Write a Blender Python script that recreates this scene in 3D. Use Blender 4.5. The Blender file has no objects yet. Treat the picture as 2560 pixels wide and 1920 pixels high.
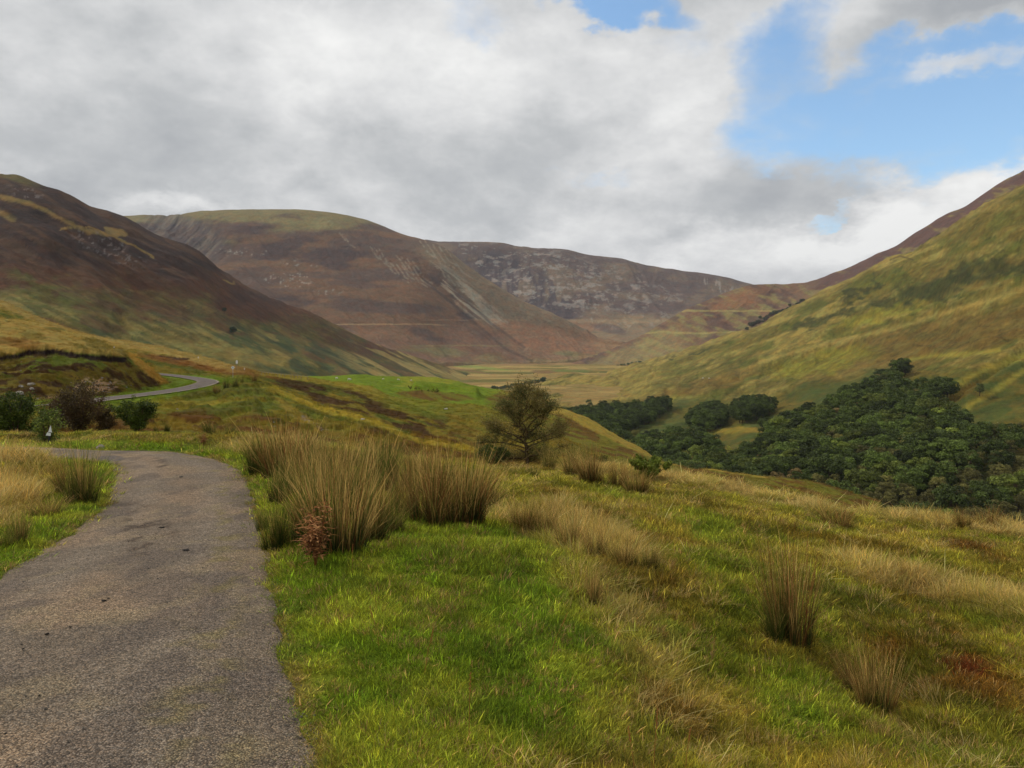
import bpy, math, random
import numpy as np
from mathutils import Vector

# ------------------------------------------------------------------ camera
F = 1921.0; HZ = 900.0; EYE = 2.0          # focal length and horizon in photo pixels, eye height in metres
scene = bpy.context.scene
C = scene.collection
cam_data = bpy.data.cameras.new('camera')
cam = bpy.data.objects.new('camera', cam_data); C.objects.link(cam)
cam.location = (0, 0, EYE); cam.rotation_euler = (math.radians(90), 0, 0)
cam_data.sensor_width = 36; cam_data.lens = F / 2560 * 36
cam_data.shift_y = -(960 - HZ) / 2560
cam_data.clip_start = 0.1; cam_data.clip_end = 20000
scene.camera = cam
scene.view_settings.view_transform = 'Standard'
scene.view_settings.look = 'None'
scene.view_settings.exposure = 0.0
scene.view_settings.gamma = 1.0
scene.render.engine = 'CYCLES'
scene.cycles.volume_bounces = 0
scene.cycles.max_bounces = 5
scene.cycles.transparent_max_bounces = 8

def W(px, py, D):
    """point seen at photo pixel (px,py) at distance D ahead"""
    return np.stack([(np.asarray(px, float) - 1280) / F * D, D + 0 * np.asarray(px, float),
                     EYE + (HZ - np.asarray(py, float)) / F * D], -1)

# ------------------------------------------------------------------ world: sky and broken cloud
SUN_EL, SUN_AZ = 42.0, -75.0               # degrees; azimuth from +Y towards +X (the sun stands to the left)
world = bpy.data.worlds.new("World"); scene.world = world
world.use_nodes = True
nt = world.node_tree; nt.nodes.clear()

class NB:
    """tiny helper to write node graphs"""
    def __init__(s, nt): s.nt = nt
    def n(s, t, **k):
        o = s.nt.nodes.new(t)
        for a, v in k.items(): setattr(o, a, v)
        return o
    def put(s, sock, v):
        if isinstance(v, bpy.types.NodeSocket): s.nt.links.new(v, sock)
        elif v is not None: sock.default_value = v
    def m(s, op, a, b=None, c=None, clamp=False):
        o = s.n('ShaderNodeMath', operation=op, use_clamp=clamp)
        for i, v in enumerate((a, b, c)):
            if v is not None: s.put(o.inputs[i], v)
        return o.outputs[0]
    def v(s, op, a, b=None, scale=None):
        o = s.n('ShaderNodeVectorMath', operation=op)
        s.put(o.inputs[0], a)
        if b is not None: s.put(o.inputs[1], b)
        if scale is not None: s.put(o.inputs['Scale'], scale)
        return o.outputs['Value'] if op in ('DOT_PRODUCT', 'LENGTH', 'DISTANCE') else o.outputs[0]
    def ss(s, x, a, b, lo=0.0, hi=1.0):
        o = s.n('ShaderNodeMapRange', interpolation_type='SMOOTHSTEP')
        s.put(o.inputs[0], x)
        for i, v in zip((1, 2, 3, 4), (a, b, lo, hi)): s.put(o.inputs[i], v)
        return o.outputs[0]
    def noise(s, vec, scale, detail=6, rough=0.55, dist=0.0, color=False):
        o = s.n('ShaderNodeTexNoise')
        if vec is not None: s.put(o.inputs['Vector'], vec)
        o.inputs['Scale'].default_value = scale; o.inputs['Detail'].default_value = detail
        o.inputs['Roughness'].default_value = rough; o.inputs['Distortion'].default_value = dist
        return o.outputs['Color'] if color else o.outputs[0]
    def mix(s, f, a, b, mode='MIX'):
        o = s.n('ShaderNodeMix', data_type='RGBA', blend_type=mode)
        s.put(o.inputs[0], f); s.put(o.inputs[6], a); s.put(o.inputs[7], b)
        return o.outputs[2]

B = NB(nt)
def sdir(px, py):
    d = Vector(((px - 1280) / F, 1, (HZ - py) / F)); d.normalize(); return d
tc = B.n('ShaderNodeTexCoord')
dirv = B.v('NORMALIZE', tc.outputs['Generated'])
sep = B.n('ShaderNodeSeparateXYZ'); B.put(sep.inputs[0], dirv)
zz = B.m('ADD', B.m('MAXIMUM', sep.outputs[2], 0.0), 0.42)
comb = B.n('ShaderNodeCombineXYZ')
B.put(comb.inputs[0], B.m('DIVIDE', sep.outputs[0], zz)); B.put(comb.inputs[1], B.m('DIVIDE', sep.outputs[1], zz)); comb.inputs[2].default_value = 3.7
cp = comb.outputs[0]
warp = B.v('SUBTRACT', B.noise(cp, 4.0, 6, 0.62, color=True), (0.5, 0.5, 0.5))
wd = B.v('ADD', dirv, B.v('SCALE', warp, scale=0.17))
def blob(px, py, rx, ry, rot=0, soft=0.35):
    """soft ellipse of sky direction, radii in degrees-ish photo pixels"""
    c = sdir(px, py); r = Vector((c.y, -c.x, 0)).normalized(); u = r.cross(c).normalized()
    a = math.radians(rot); r2 = r * math.cos(a) + u * math.sin(a); u2 = u * math.cos(a) - r * math.sin(a)
    k = F * (1 + ((px - 1280) / F) ** 2) ** 0.5
    d = B.v('SUBTRACT', wd, tuple(c))
    x = B.m('MULTIPLY', B.v('DOT_PRODUCT', d, tuple(r2)), k / rx); y = B.m('MULTIPLY', B.v('DOT_PRODUCT', d, tuple(u2)), k / ry)
    l = B.m('SQRT', B.m('ADD', B.m('MULTIPLY', x, x), B.m('MULTIPLY', y, y)))
    return B.ss(l, 1.0 + soft, 1.0 - soft)
gap = None
for args, amt in [((2265, 262, 365, 160, 0, .45), 1.0), ((2480, 235, 280, 150, 12, .45), 1.0), ((1965, 170, 120, 150, -20, .6), .8),
             ((1540, 15, 170, 42, -14, .6), 1.0), ((1500, 452, 130, 26, -4, .8), .45), ((2075, 512, 80, 14, 22, .7), .6),
             ((1180, 30, 90, 30, 0, .9), .35), ((2020, 395, 230, 55, -25, .7), .5), ((1700, 120, 120, 40, 0, .9), .30)]:
    b = B.m('MULTIPLY', blob(*args), amt)
    gap = b if gap is None else B.m('MAXIMUM', gap, b)
wisp = B.m('MAXIMUM', B.m('MULTIPLY', blob(2390, 190, 130, 34, -5, .9), .62), B.m('MULTIPLY', blob(2440, 20, 190, 50, -4, .5), 1.0))
fine = B.noise(cp, 5.5, 6, 0.62)
gap = B.m('MULTIPLY', gap, B.m('SUBTRACT', 1.0, wisp))
gap = B.ss(B.m('ADD', gap, B.m('MULTIPLY', B.m('SUBTRACT', 0.5, fine), 1.2)), 0.24, 1.0)
# light and dark masses of the cloud
tone = B.m('ADD', 0.50, B.m('MULTIPLY', B.m('SUBTRACT', B.noise(cp, 1.9, 5, 0.55, 0.0), 0.5), 0.62))
tone = B.m('ADD', tone, B.m('MULTIPLY', B.m('SUBTRACT', B.noise(cp, 6.5, 7, 0.62, 0.0), 0.5), 0.44))
bil = B.m('ABSOLUTE', B.m('SUBTRACT', B.noise(cp, 3.6, 6, 0.6), 0.5))
tone = B.m('ADD', tone, B.m('SUBTRACT', 0.09, B.m('MULTIPLY', bil, 0.95)))
for args, amt in [((250, 330, 620, 110, 3, .8), -.10), ((620, 420, 420, 90, 0, .9), -.06), ((1900, 500, 270, 95, 12, .7), -.20), ((1250, 430, 330, 120, 0, .9), -.08),
                  ((2450, 15, 210, 50, 0, .6), -.30), ((60, 120, 260, 160, 0, .9), -.04), ((1480, 210, 330, 110, -20, .8), .12),
                  ((1000, 180, 300, 140, 0, .9), .08), ((430, 515, 130, 26, 0, .8), .20), ((1850, 640, 330, 75, 12, .8), .26), ((2350, 480, 330, 90, 20, .8), .19),
                  ((2200, 640, 380, 90, 20, .8), .16), ((1450, 590, 300, 40, 0, .9), .06), ((1700, 200, 160, 90, 0, .9), .10)]:
    tone = B.m('ADD', tone, B.m('MULTIPLY', blob(*args), amt))
ramp = B.n('ShaderNodeValToRGB'); B.put(ramp.inputs[0], tone)
e = ramp.color_ramp.elements
e[0].position = 0.16; e[0].color = (0.40, 0.42, 0.445, 1)
e[1].position = 0.86; e[1].color = (1.0, 1.0, 0.98, 1)
x = e.new(0.42); x.color = (0.56, 0.575, 0.585, 1)
x = e.new(0.62); x.color = (0.76, 0.765, 0.765, 1)
sky = B.n('ShaderNodeTexSky', sky_type='NISHITA', sun_disc=False)
sky.sun_elevation = math.radians(SUN_EL); sky.sun_rotation = math.radians(SUN_AZ)
sky.air_density = 1.0; sky.dust_density = 0.3; sky.ozone_density = 2.0
SKYS = 0.10
blue = B.mix(1.0, sky.outputs[0], (1.85, 2.05, 2.02, 1), 'MULTIPLY')
cloud = B.mix(1.0, ramp.outputs[0], (1 / SKYS, 1 / SKYS, 1 / SKYS, 1), 'MULTIPLY')
bg = B.n('ShaderNodeBackground'); bg.inputs[1].default_value = SKYS
B.put(bg.inputs[0], B.mix(gap, cloud, blue))
wo = B.n('ShaderNodeOutputWorld'); nt.links.new(bg.outputs[0], wo.inputs[0])
try: world.cycles.sampling_method = 'MANUAL'; world.cycles.sample_map_resolution = 512
except Exception: pass

# ------------------------------------------------------------------ sun behind thin cloud
sl = bpy.data.lights.new('sun', 'SUN'); sl.energy = 2.2; sl.angle = math.radians(6); sl.color = (1.0, 0.94, 0.84)
so = bpy.data.objects.new('sun', sl); C.objects.link(so)
a, el = math.radians(SUN_AZ), math.radians(SUN_EL)
sd = Vector((math.sin(a) * math.cos(el), math.cos(a) * math.cos(el), math.sin(el)))
so.rotation_euler = sd.to_track_quat('Z', 'Y').to_euler(); so.location = (0, 0, 50)

# ------------------------------------------------------------------ tagging and mesh helpers
def tag(o, label=None, cat=None, group=None, kind=None):
    if label: o['label'] = label
    if cat: o['category'] = cat
    if group: o['group'] = group
    if kind: o['kind'] = kind
    return o

def link_mesh(name, verts, faces_flat, loop_tot, mat, col=None, smooth=True, parent=None, uvw=None):
    me = bpy.data.meshes.new(name)
    verts = np.asarray(verts, np.float32); n = len(verts)
    me.vertices.add(n); me.vertices.foreach_set('co', verts.ravel())
    loop_tot = np.asarray(loop_tot, np.int32); start = np.concatenate([[0], np.cumsum(loop_tot)[:-1]]).astype(np.int32)
    me.loops.add(len(faces_flat)); me.loops.foreach_set('vertex_index', np.asarray(faces_flat, np.int32))
    me.polygons.add(len(loop_tot)); me.polygons.foreach_set('loop_start', start); me.polygons.foreach_set('loop_total', loop_tot)
    me.polygons.foreach_set('use_smooth', np.full(len(loop_tot), smooth, bool))
    me.update(calc_edges=True)
    if col is not None:
        at = me.color_attributes.new('Col', 'FLOAT_COLOR', 'POINT')
        c4 = np.ones((n, 4), np.float32); c4[:, :3] = col; at.data.foreach_set('color', c4.ravel())
    if mat: me.materials.append(mat)
    o = bpy.data.objects.new(name, me)
    if parent is not False: C.objects.link(o)
    if parent: o.parent = parent
    return o

# numpy noise ------------------------------------------------------
_T = np.random.RandomState(7).rand(256, 256)
def vn(x, y, s=0):
    x = x + s * 17.31; y = y + s * 9.77
    xi = np.floor(x).astype(int); yi = np.floor(y).astype(int); fx = x - xi; fy = y - yi
    fx = fx * fx * fx * (fx * (fx * 6 - 15) + 10); fy = fy * fy * fy * (fy * (fy * 6 - 15) + 10)
    x0 = xi & 255; x1 = (xi + 1) & 255; y0 = yi & 255; y1 = (yi + 1) & 255
    return (_T[x0, y0] * (1 - fx) + _T[x1, y0] * fx) * (1 - fy) + (_T[x0, y1] * (1 - fx) + _T[x1, y1] * fx) * fy
def fbm(x, y, o=5, s=0, g=0.5):
    """fractal noise, about 0..1 round 0.5"""
    a = 1.0; t = 0.0; r = 0.0; ca, sa = math.cos(0.6), math.sin(0.6)
    for i in range(o):
        r = r + a * vn(x, y, s + i * 3.1); t += a; a *= g
        x, y = (ca * x - sa * y) * 2.03, (sa * x + ca * y) * 2.03
    return r / t
def ridged(x, y, o=4, s=0):
    a = 1.0; t = 0; r = 0
    for i in range(o):
        r = r + a * (1 - np.abs(2 * vn(x, y, s + i * 5.3) - 1)); t += a; a *= .5
        x, y = x * 2.1 + 3.3, y * 2.1 - 1.7
    return r / t
def ss(x, a, b):
    t = np.clip((x - a) / (b - a), 0, 1); return t * t * (3 - 2 * t)
def lin(c):
    c = np.asarray(c, float) / 255.0
    return np.where(c <= 0.04045, c / 12.92, ((c + 0.055) / 1.055) ** 2.4)
GAIN = np.array([1.42, 1.30, 1.17])                                  # photo brightness to surface albedo
def colr(r, g, b, k=1.0): return lin((r, g, b)) * GAIN * k
def mixc(a, b, m): return a + (b - a) * m[..., None]
def ell(px, py, cx, cy, rx, ry, rot=0):
    a = math.radians(rot); dx = px - cx; dy = py - cy
    u = (dx * math.cos(a) + dy * math.sin(a)) / rx; v = (-dx * math.sin(a) + dy * math.cos(a)) / ry
    return np.sqrt(u * u + v * v)
def pdist(px, py, pts):
    """distance to a polyline"""
    best = np.full(np.shape(px), 1e9)
    for (x0, y0), (x1, y1) in zip(pts[:-1], pts[1:]):
        dx, dy = x1 - x0, y1 - y0; t = np.clip(((px - x0) * dx + (py - y0) * dy) / (dx * dx + dy * dy + 1e-9), 0, 1)
        best = np.minimum(best, np.hypot(px - x0 - t * dx, py - y0 - t * dy))
    return best
def inpoly(px, py, poly):
    r = np.zeros(np.shape(px), bool); n = len(poly)
    for i in range(n):
        x0, y0 = poly[i]; x1, y1 = poly[(i + 1) % n]
        if y0 == y1: continue
        c = ((y0 > py) != (y1 > py)) & (px < (x1 - x0) * (py - y0) / (y1 - y0) + x0)
        r ^= c
    return r

# ------------------------------------------------------------------ materials
def land_mat(name, scale, bump, var=0.5, dist=0.3):
    m = bpy.data.materials.new(name); m.use_nodes = True; t = m.node_tree; b = NB(t)
    p = t.nodes['Principled BSDF']; p.inputs['Roughness'].default_value = 0.95; p.inputs['Specular IOR Level'].default_value = 0.08
    at = b.n('ShaderNodeAttribute', attribute_name='Col')
    co = b.n('ShaderNodeTexCoord').outputs['Object']
    n1 = b.noise(co, 1.0 / scale, 8, 0.65, 0.4); n2 = b.noise(co, 6.3 / scale, 6, 0.7)
    f = b.m('ADD', b.m('MULTIPLY', b.m('SUBTRACT', n1, 0.5), var * 2), b.m('MULTIPLY', b.m('SUBTRACT', n2, 0.5), var * 2.2))
    f = b.m('ADD', 1.0, f); f = b.m('MAXIMUM', f, 0.25)
    sc = b.v('SCALE', at.outputs['Color'], scale=f)
    hue = b.noise(co, 2.3 / scale, 5, 0.6)
    tint = b.mix(b.ss(hue, .35, .65), (1.12, .97, .84, 1), (.95, 1.03, 1.0, 1))
    b.put(p.inputs['Base Color'], b.mix(1.0, sc, tint, 'MULTIPLY'))
    bp = b.n('ShaderNodeBump'); bp.inputs['Strength'].default_value = 1.0; bp.inputs['Distance'].default_value = bump
    b.put(bp.inputs['Height'], b.m('ADD', b.noise(co, 3.0 / scale, 8, 0.7), b.m('MULTIPLY', n1, 1.2))); t.links.new(bp.outputs[0], p.inputs['Normal'])
    return m

def col_mat(name, src='Col', rough=0.85, transl=0.0, bump=None, spec=0.15, objcol=False, instancer=False, gain=1.0):
    m = bpy.data.materials.new(name); m.use_nodes = True; t = m.node_tree; b = NB(t)
    p = t.nodes['Principled BSDF']; p.inputs['Roughness'].default_value = rough; p.inputs['Specular IOR Level'].default_value = spec
    c = b.n('ShaderNodeAttribute', attribute_name=src).outputs['Color']
    if objcol: c = b.mix(1.0, c, b.n('ShaderNodeObjectInfo').outputs['Color'], 'MULTIPLY')
    if instancer: c = b.mix(1.0, c, b.n('ShaderNodeAttribute', attribute_name='tint', attribute_type='INSTANCER').outputs['Color'], 'MULTIPLY')
    if gain != 1.0: c = b.v('SCALE', c, scale=gain)
    b.put(p.inputs['Base Color'], c)
    if bump:
        co = b.n('ShaderNodeTexCoord').outputs['Object']
        bp = b.n('ShaderNodeBump'); bp.inputs['Distance'].default_value = bump[1]; b.put(bp.inputs['Height'], b.noise(co, bump[0], 6, .65)); t.links.new(bp.outputs[0], p.inputs['Normal'])
    if transl:
        tr = b.n('ShaderNodeBsdfTranslucent'); b.put(tr.inputs[0], c)
        mx = b.n('ShaderNodeMixShader'); mx.inputs[0].default_value = transl
        t.links.new(p.outputs[0], mx.inputs[1]); t.links.new(tr.outputs[0], mx.inputs[2]); t.links.new(mx.outputs[0], t.nodes['Material Output'].inputs[0])
    return m

def plain(name, rgb, rough=0.7, noise=None, metal=0.0):
    m = bpy.data.materials.new(name); m.use_nodes = True; t = m.node_tree; b = NB(t)
    p = t.nodes['Principled BSDF']; p.inputs['Roughness'].default_value = rough; p.inputs['Metallic'].default_value = metal
    p.inputs['Specular IOR Level'].default_value = 0.2
    if noise:
        co = b.n('ShaderNodeTexCoord').outputs['Object']
        k = b.noise(co, noise[0], 7, .65)
        b.put(p.inputs['Base Color'], b.mix(b.ss(k, .3, .7), tuple(c * (1 - noise[1]) for c in rgb) + (1,), tuple(min(1, c * (1 + noise[1])) for c in rgb) + (1,)))
        bp = b.n('ShaderNodeBump'); bp.inputs['Distance'].default_value = noise[2]; b.put(bp.inputs['Height'], b.noise(co, noise[0] * 1.6, 8, .7)); t.links.new(bp.outputs[0], p.inputs['Normal'])
    else: p.inputs['Base Color'].default_value = tuple(rgb) + (1,)
    return m
# ------------------------------------------------------------------ terrain sheets: real hills, each from the line of its foot to beyond its crest
def pch(xk, yk, x):
    """smooth monotone interpolation"""
    xk = np.asarray(xk, float); yk = np.asarray(yk, float); h = np.diff(xk); d = np.diff(yk) / h
    m = np.zeros(len(xk)); m[0] = d[0]; m[-1] = d[-1]
    for i in range(1, len(xk) - 1):
        if d[i - 1] * d[i] > 0:
            w1 = 2 * h[i] + h[i - 1]; w2 = h[i] + 2 * h[i - 1]; m[i] = (w1 + w2) / (w1 / d[i - 1] + w2 / d[i])
    i = np.clip(np.searchsorted(xk, x) - 1, 0, len(h) - 1); t = np.clip((x - xk[i]) / h[i], 0, 1); t2 = t * t; t3 = t2 * t
    return (2 * t3 - 3 * t2 + 1) * yk[i] + (t3 - 2 * t2 + t) * h[i] * m[i] + (-2 * t3 + 3 * t2) * yk[i + 1] + (t3 - t2) * h[i] * m[i + 1]

def profile(rows, cols, segs):
    """rows of (px,py,D) -> grid of points"""
    Ds = []; Zs = []
    for r in rows:
        r = np.array(r, float)
        D = pch(r[:, 0], r[:, 2], cols); y = pch(r[:, 0], r[:, 1], cols)
        Ds.append(D); Zs.append(EYE + (HZ - y) / F * D)
    Ds = np.array(Ds); Zs = np.array(Zs); n = len(rows); outD = [Ds[0] * .985, Ds[0] * .995]; outZ = [Zs[0] - np.clip(Ds[0] * .06, 2, 90), Zs[0] - np.clip(Ds[0] * .012, .3, 20)]   # the foot goes on down into the ground
    def cr(A, i, t):
        p0 = A[max(i - 1, 0)]; p1 = A[i]; p2 = A[i + 1]; p3 = A[min(i + 2, n - 1)]
        return 0.5 * (2 * p1 + (p2 - p0) * t + (2 * p0 - 5 * p1 + 4 * p2 - p3) * t * t + (3 * p1 - p0 - 3 * p2 + p3) * t ** 3)
    for i in range(n - 1):
        for k in range(segs[i] + (1 if i == n - 2 else 0)):
            t = k / segs[i]
            outD.append(cr(Ds, i, t)); outZ.append(cr(Zs, i, t))
    D = np.array(outD); Z = np.array(outZ); X = (cols[None, :] - 1280) / F * D
    return X, D, Z

def grid_faces(ny, nx):
    idx = np.arange(ny * nx).reshape(ny, nx)
    q = np.stack([idx[:-1, :-1], idx[:-1, 1:], idx[1:, 1:], idx[1:, :-1]], -1).reshape(-1)
    return q, np.full((ny - 1) * (nx - 1), 4, np.int32)

SH = {}
def sheet(key, name, rows, x0, x1, nx, segs, relief, colour, mat):
    cols = np.linspace(x0, x1, nx)
    X, Y, Z = profile(rows, cols, segs)
    px0 = 1280 + X / Y * F; py0 = HZ - (Z - EYE) / Y * F
    Z = relief(X, Y, Z, px0, py0)
    py = HZ - (Z - EYE) / Y * F
    col = colour(X, Y, Z, px0, py)
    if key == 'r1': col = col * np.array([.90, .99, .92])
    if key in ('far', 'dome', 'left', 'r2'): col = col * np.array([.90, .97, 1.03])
    P = np.stack([X, Y, Z], -1)
    ny = len(Z); q, lt = grid_faces(ny, nx)
    o = link_mesh(name, P.reshape(-1, 3), q, lt, mat, np.clip(col, 0.002, 0.9).reshape(-1, 3))
    tag(o, kind='structure')
    SH[key] = dict(P=P, px=px0, py=py, col=col, obj=o)
    return o
def on(key, px, py):
    """nearest ground point of a sheet to a photo position, taking the front one"""
    s = SH[key]; d = (s['px'] - px) ** 2 + (s['py'] - py) ** 2 + (s['P'][..., 1] * 0.002)
    i = np.argmin(d); return s['P'].reshape(-1, 3)[i]

def rd(rows, dx=0): return rows
# ---- far ridge
m_far = land_mat('far_heather_scree', 60, 10, .48)
m_mid = land_mat('hill_heather', 40, 6, .55)
m_moor = land_mat('moor_grass', 5, .6, .55)
m_near = land_mat('near_turf', .5, .05, .45)

def streak(X, Z, sx, sz, o=5, s=0, shear=0.0): return fbm((X + shear * Z) / sx, Z / sz, o, s)

def rel_far(X, Y, Z, px, py):
    n = fbm(X / 420, Y / 420, 6, 1) - .5; r = ridged(X / 260 + fbm(X / 300, Z / 200, 3, 4), Y / 700, 4, 9) - .5
    k = ss(Y, 2900, 3500) * (1 - .75 * ss(Y, 3900, 4250))
    return Z + n * 60 * k + r * 45 * k
def c_far(X, Y, Z, px, py):
    w = (fbm(X / 200, Z / 90, 5, 3) - .5)
    c = mixc(np.broadcast_to(colr(86, 74, 72), X.shape + (3,)), colr(104, 90, 78), ss(streak(X, Z, 160, 60, 6, 5), .42, .62))
    c = mixc(c, colr(70, 62, 66), ss(1.15 - ell(px + w * 90, py + w * 60, 1290, 720, 150, 70, 28), 0, .35) * ss(streak(X, Z, 26, 120, 5, 8), .35, .6))
    c = mixc(c, colr(128, 112, 88), ss(py + w * 90, 770, 800) * .7)
    c = mixc(c, colr(134, 96, 74), ss(1 - ell(px, py + w * 30, 1420, 815, 130, 22, 0), 0, .5) * .5)
    c = mixc(c, colr(84, 74, 74), ss(1.05 - ell(px + w * 60, py + w * 40, 1520, 820, 60, 16, 18), 0, .4) * .7)
    sc = fbm(X / 55 + Z / 200, Z / 24, 5, 12, .66)
    m = ss(sc, .575, .65) * ss(1.2 - ell(px + w * 120, py, 1300, 690, 330, 75, 8), 0, .5)
    m = np.maximum(m, ss(fbm(X / 30, Z / 22, 5, 14, .66), .61, .68) * ss(1.1 - ell(px, py, 1480, 730, 300, 90, 12), 0, .5) * .7)
    m = np.maximum(m, ss(fbm(X / 14 - Z / 30, Z / 60, 4, 17), .58, .66) * ss(1.1 - ell(px, py, 1800, 718, 60, 16, 20), 0, .4) * .9)
    c = mixc(c, colr(142, 136, 132), m * .7)
    gully = ss(fbm(X / 9, Z / 90, 4, 21), .55, .68) * ss(1.1 - ell(px, py, 1300, 720, 110, 45, 30), 0, .4)
    c = mixc(c, colr(124, 118, 118), gully * .25)
    rc = ss(7 - np.abs(py - 803 - 2 * w), 0, 5) * ss(px, 1330, 1360)
    return mixc(c, colr(146, 128, 104), rc * .45)
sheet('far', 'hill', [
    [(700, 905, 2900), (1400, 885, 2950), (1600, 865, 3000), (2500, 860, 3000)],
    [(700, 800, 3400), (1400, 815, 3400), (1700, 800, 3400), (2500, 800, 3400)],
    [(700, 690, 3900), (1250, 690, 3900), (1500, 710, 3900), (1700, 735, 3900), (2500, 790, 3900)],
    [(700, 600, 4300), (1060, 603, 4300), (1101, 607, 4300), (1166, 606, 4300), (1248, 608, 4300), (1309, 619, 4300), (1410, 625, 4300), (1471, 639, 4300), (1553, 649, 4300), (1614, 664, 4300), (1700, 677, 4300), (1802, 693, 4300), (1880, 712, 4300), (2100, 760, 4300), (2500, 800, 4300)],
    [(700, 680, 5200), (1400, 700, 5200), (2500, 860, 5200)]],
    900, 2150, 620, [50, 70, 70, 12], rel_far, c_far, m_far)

# ---- big dome
def rel_dome(X, Y, Z, px, py):
    n = fbm(X / 380, Y / 380, 6, 31) - .5
    k = ss(Y, 1950, 2500) * (1 - .8 * ss(Y, 2950, 3180))
    Z = Z + n * 62 * k
    g = ridged((px + .9 * (py - 620)) / 46, (py + 300) / 260, 4, 33)
    crag = ss(1.15 - ell(px, py, 470, 595, 120, 62, 20), 0, .6)
    Z = Z - crag * (g - .35) * 60
    for pts, w, d in [([(1060, 700), (1180, 800), (1260, 870), (1330, 903)], 7, 12), ([(1130, 720), (1230, 810), (1310, 868)], 7, 9), ([(640, 800), (720, 820)], 9, 10)]:
        Z = Z - np.exp(-(pdist(px, py, pts) / w) ** 2) * d
    return Z + (ridged((px * .8 - py) / 60 + fbm(px / 90, py / 90, 3, 37), (py + px) / 400, 4, 36) - .5) * 24 * k
def c_dome(X, Y, Z, px, py):
    w = fbm(X / 160, Z / 70, 5, 40) - .5; w2 = fbm(X / 60, Z / 25, 4, 41) - .5
    c = np.broadcast_to(colr(86, 70, 63), X.shape + (3,))
    c = mixc(c, colr(104, 81, 63), ss(streak(X, Z, 240, 45, 6, 43, .5), .44, .62))
    c = mixc(c, colr(66, 54, 54), ss(streak(X, Z, 200, 60, 5, 45, -.4), .52, .66) * .85)
    c = mixc(c, colr(112, 104, 72), ss(575 + w * 120 + np.abs(px - 720) * .03 - py, 0, 34) * ss(1150 - px, 0, 300))       # grassy top
    c = mixc(c, colr(124, 116, 78), ss(1 - ell(px + w * 60, py + w2 * 16, 760, 558, 170, 12, 5), 0, .6) * .6)
    crag = ss(1.15 - ell(px, py, 465, 590, 115, 52, 22), 0, .5)
    c = mixc(c, colr(76, 70, 72), crag * .75)
    gl = ss(fbm((px + .9 * (py - 600)) / 13, py / 70, 4, 47), .52, .64) * crag
    c = mixc(c, colr(128, 116, 102), gl * .4)
    # spur facing the valley head is paler with grey stone
    sp = ss(px + .0 * py - (1010 + (py - 620) * .95) + w * 60, 0, 60) * ss(py, 590, 640)
    c = mixc(c, colr(118, 104, 84), sp * .75)
    c = mixc(c, colr(150, 142, 128), ss(fbm((px - py * 1.25) / 12, (px + py) / 90, 5, 49), .5, .62) * ss(1.1 - ell(px, py, 1170, 745, 150, 34, 40), 0, .5) * .75)
    c = mixc(c, colr(128, 94, 72), ss(1.1 - ell(px + w * 70, py + w2 * 20, 1370, 850, 170, 40, 14), 0, .6) * .75)
    c = mixc(c, colr(142, 120, 84), ss(1 - ell(px + w * 40, py, 1530, 866, 60, 22, 10), 0, .6) * .8)
    c = mixc(c, colr(122, 94, 74), ss(py + w * 70, 810, 845) * .6)
    c = mixc(c, colr(104, 104, 68), ss(1 - ell(px + w * 90, py + w2 * 24, 1080, 876, 120, 14, 4), 0, .7) * .7)
    c = mixc(c, colr(100, 104, 70), ss(1 - ell(px, py, 1420, 884, 60, 10, 4), 0, .7) * .6)
    c = mixc(c, colr(78, 66, 64), ss(1 - ell(px + w * 70, py + w2 * 20, 1080, 838, 80, 14, 14), 0, .6) * .7)
    # scree runs
    for x0, y0, n, sx, L in [(925, 617, 3, 11, 46), (990, 636, 4, 14, 74), (965, 655, 4, 13, 46), (850, 582, 2, 7, 32), (1045, 595, 5, 17, 70), (1190, 752, 6, 9, 40), (1105, 680, 3, 14, 30)]:
        for k in range(n):
            xs = x0 + k * sx; ys = y0 + k * (3 if sx < 14 else 6); Lk = L * (.7 + .5 * ((k * 37) % 10) / 10)
            d = pdist(px + w2 * 5, py, [(xs, ys), (xs + Lk * .55, ys + Lk * .8), (xs + Lk * .9, ys + Lk)])
            c = mixc(c, colr(138, 128, 116), ss(d, 3.0, .8) * .55 * ss(fbm(px / 7, py / 7, 3, 50 + k), .3, .5))
    rk = ss(fbm(px / 6, py / 4, 4, 52), .64, .72) * np.maximum.reduce([ss(1.1 - ell(px, py, 720, 700, 70, 22), 0, .4), ss(1.1 - ell(px, py, 820, 728, 40, 10), 0, .4), ss(1.1 - ell(px, py, 600, 630, 90, 12), 0, .5), ss(1.1 - ell(px, py, 750, 660, 60, 10, 10), 0, .5)])
    c = mixc(c, colr(140, 134, 130), rk * .7)
    c = mixc(c, colr(150, 128, 98), ss(np.abs(py - 811 + w2 * 5 - (px - 900) * .004), 2.4, .6) * ss(px, 780, 820) * ss(1130 - px, 0, 40) * .7)
    c = mixc(c, colr(140, 118, 96), ss(np.abs(py - 800 + w2 * 5), 2.2, .6) * ss(px, 1040, 1080) * ss(1330 - px, 0, 40) * .45)
    c = mixc(c, colr(126, 120, 84), ss(np.abs(py - 864 + w2 * 5), 2.6, .6) * ss(px, 1000, 1060) * ss(1300 - px, 0, 60) * .5)
    for pts in [[(1060, 700), (1180, 800), (1260, 870), (1330, 903)], [(1130, 720), (1230, 810), (1310, 868)]]:
        c = mixc(c, colr(64, 56, 56), ss(pdist(px + w2 * 14, py + w2 * 8, pts), 5, 1) * .55)
    c = mixc(c, colr(126, 116, 74), ss(py + w * 60, 888, 912) * ss(px, 800, 1000) * .6)
    return c
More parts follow.
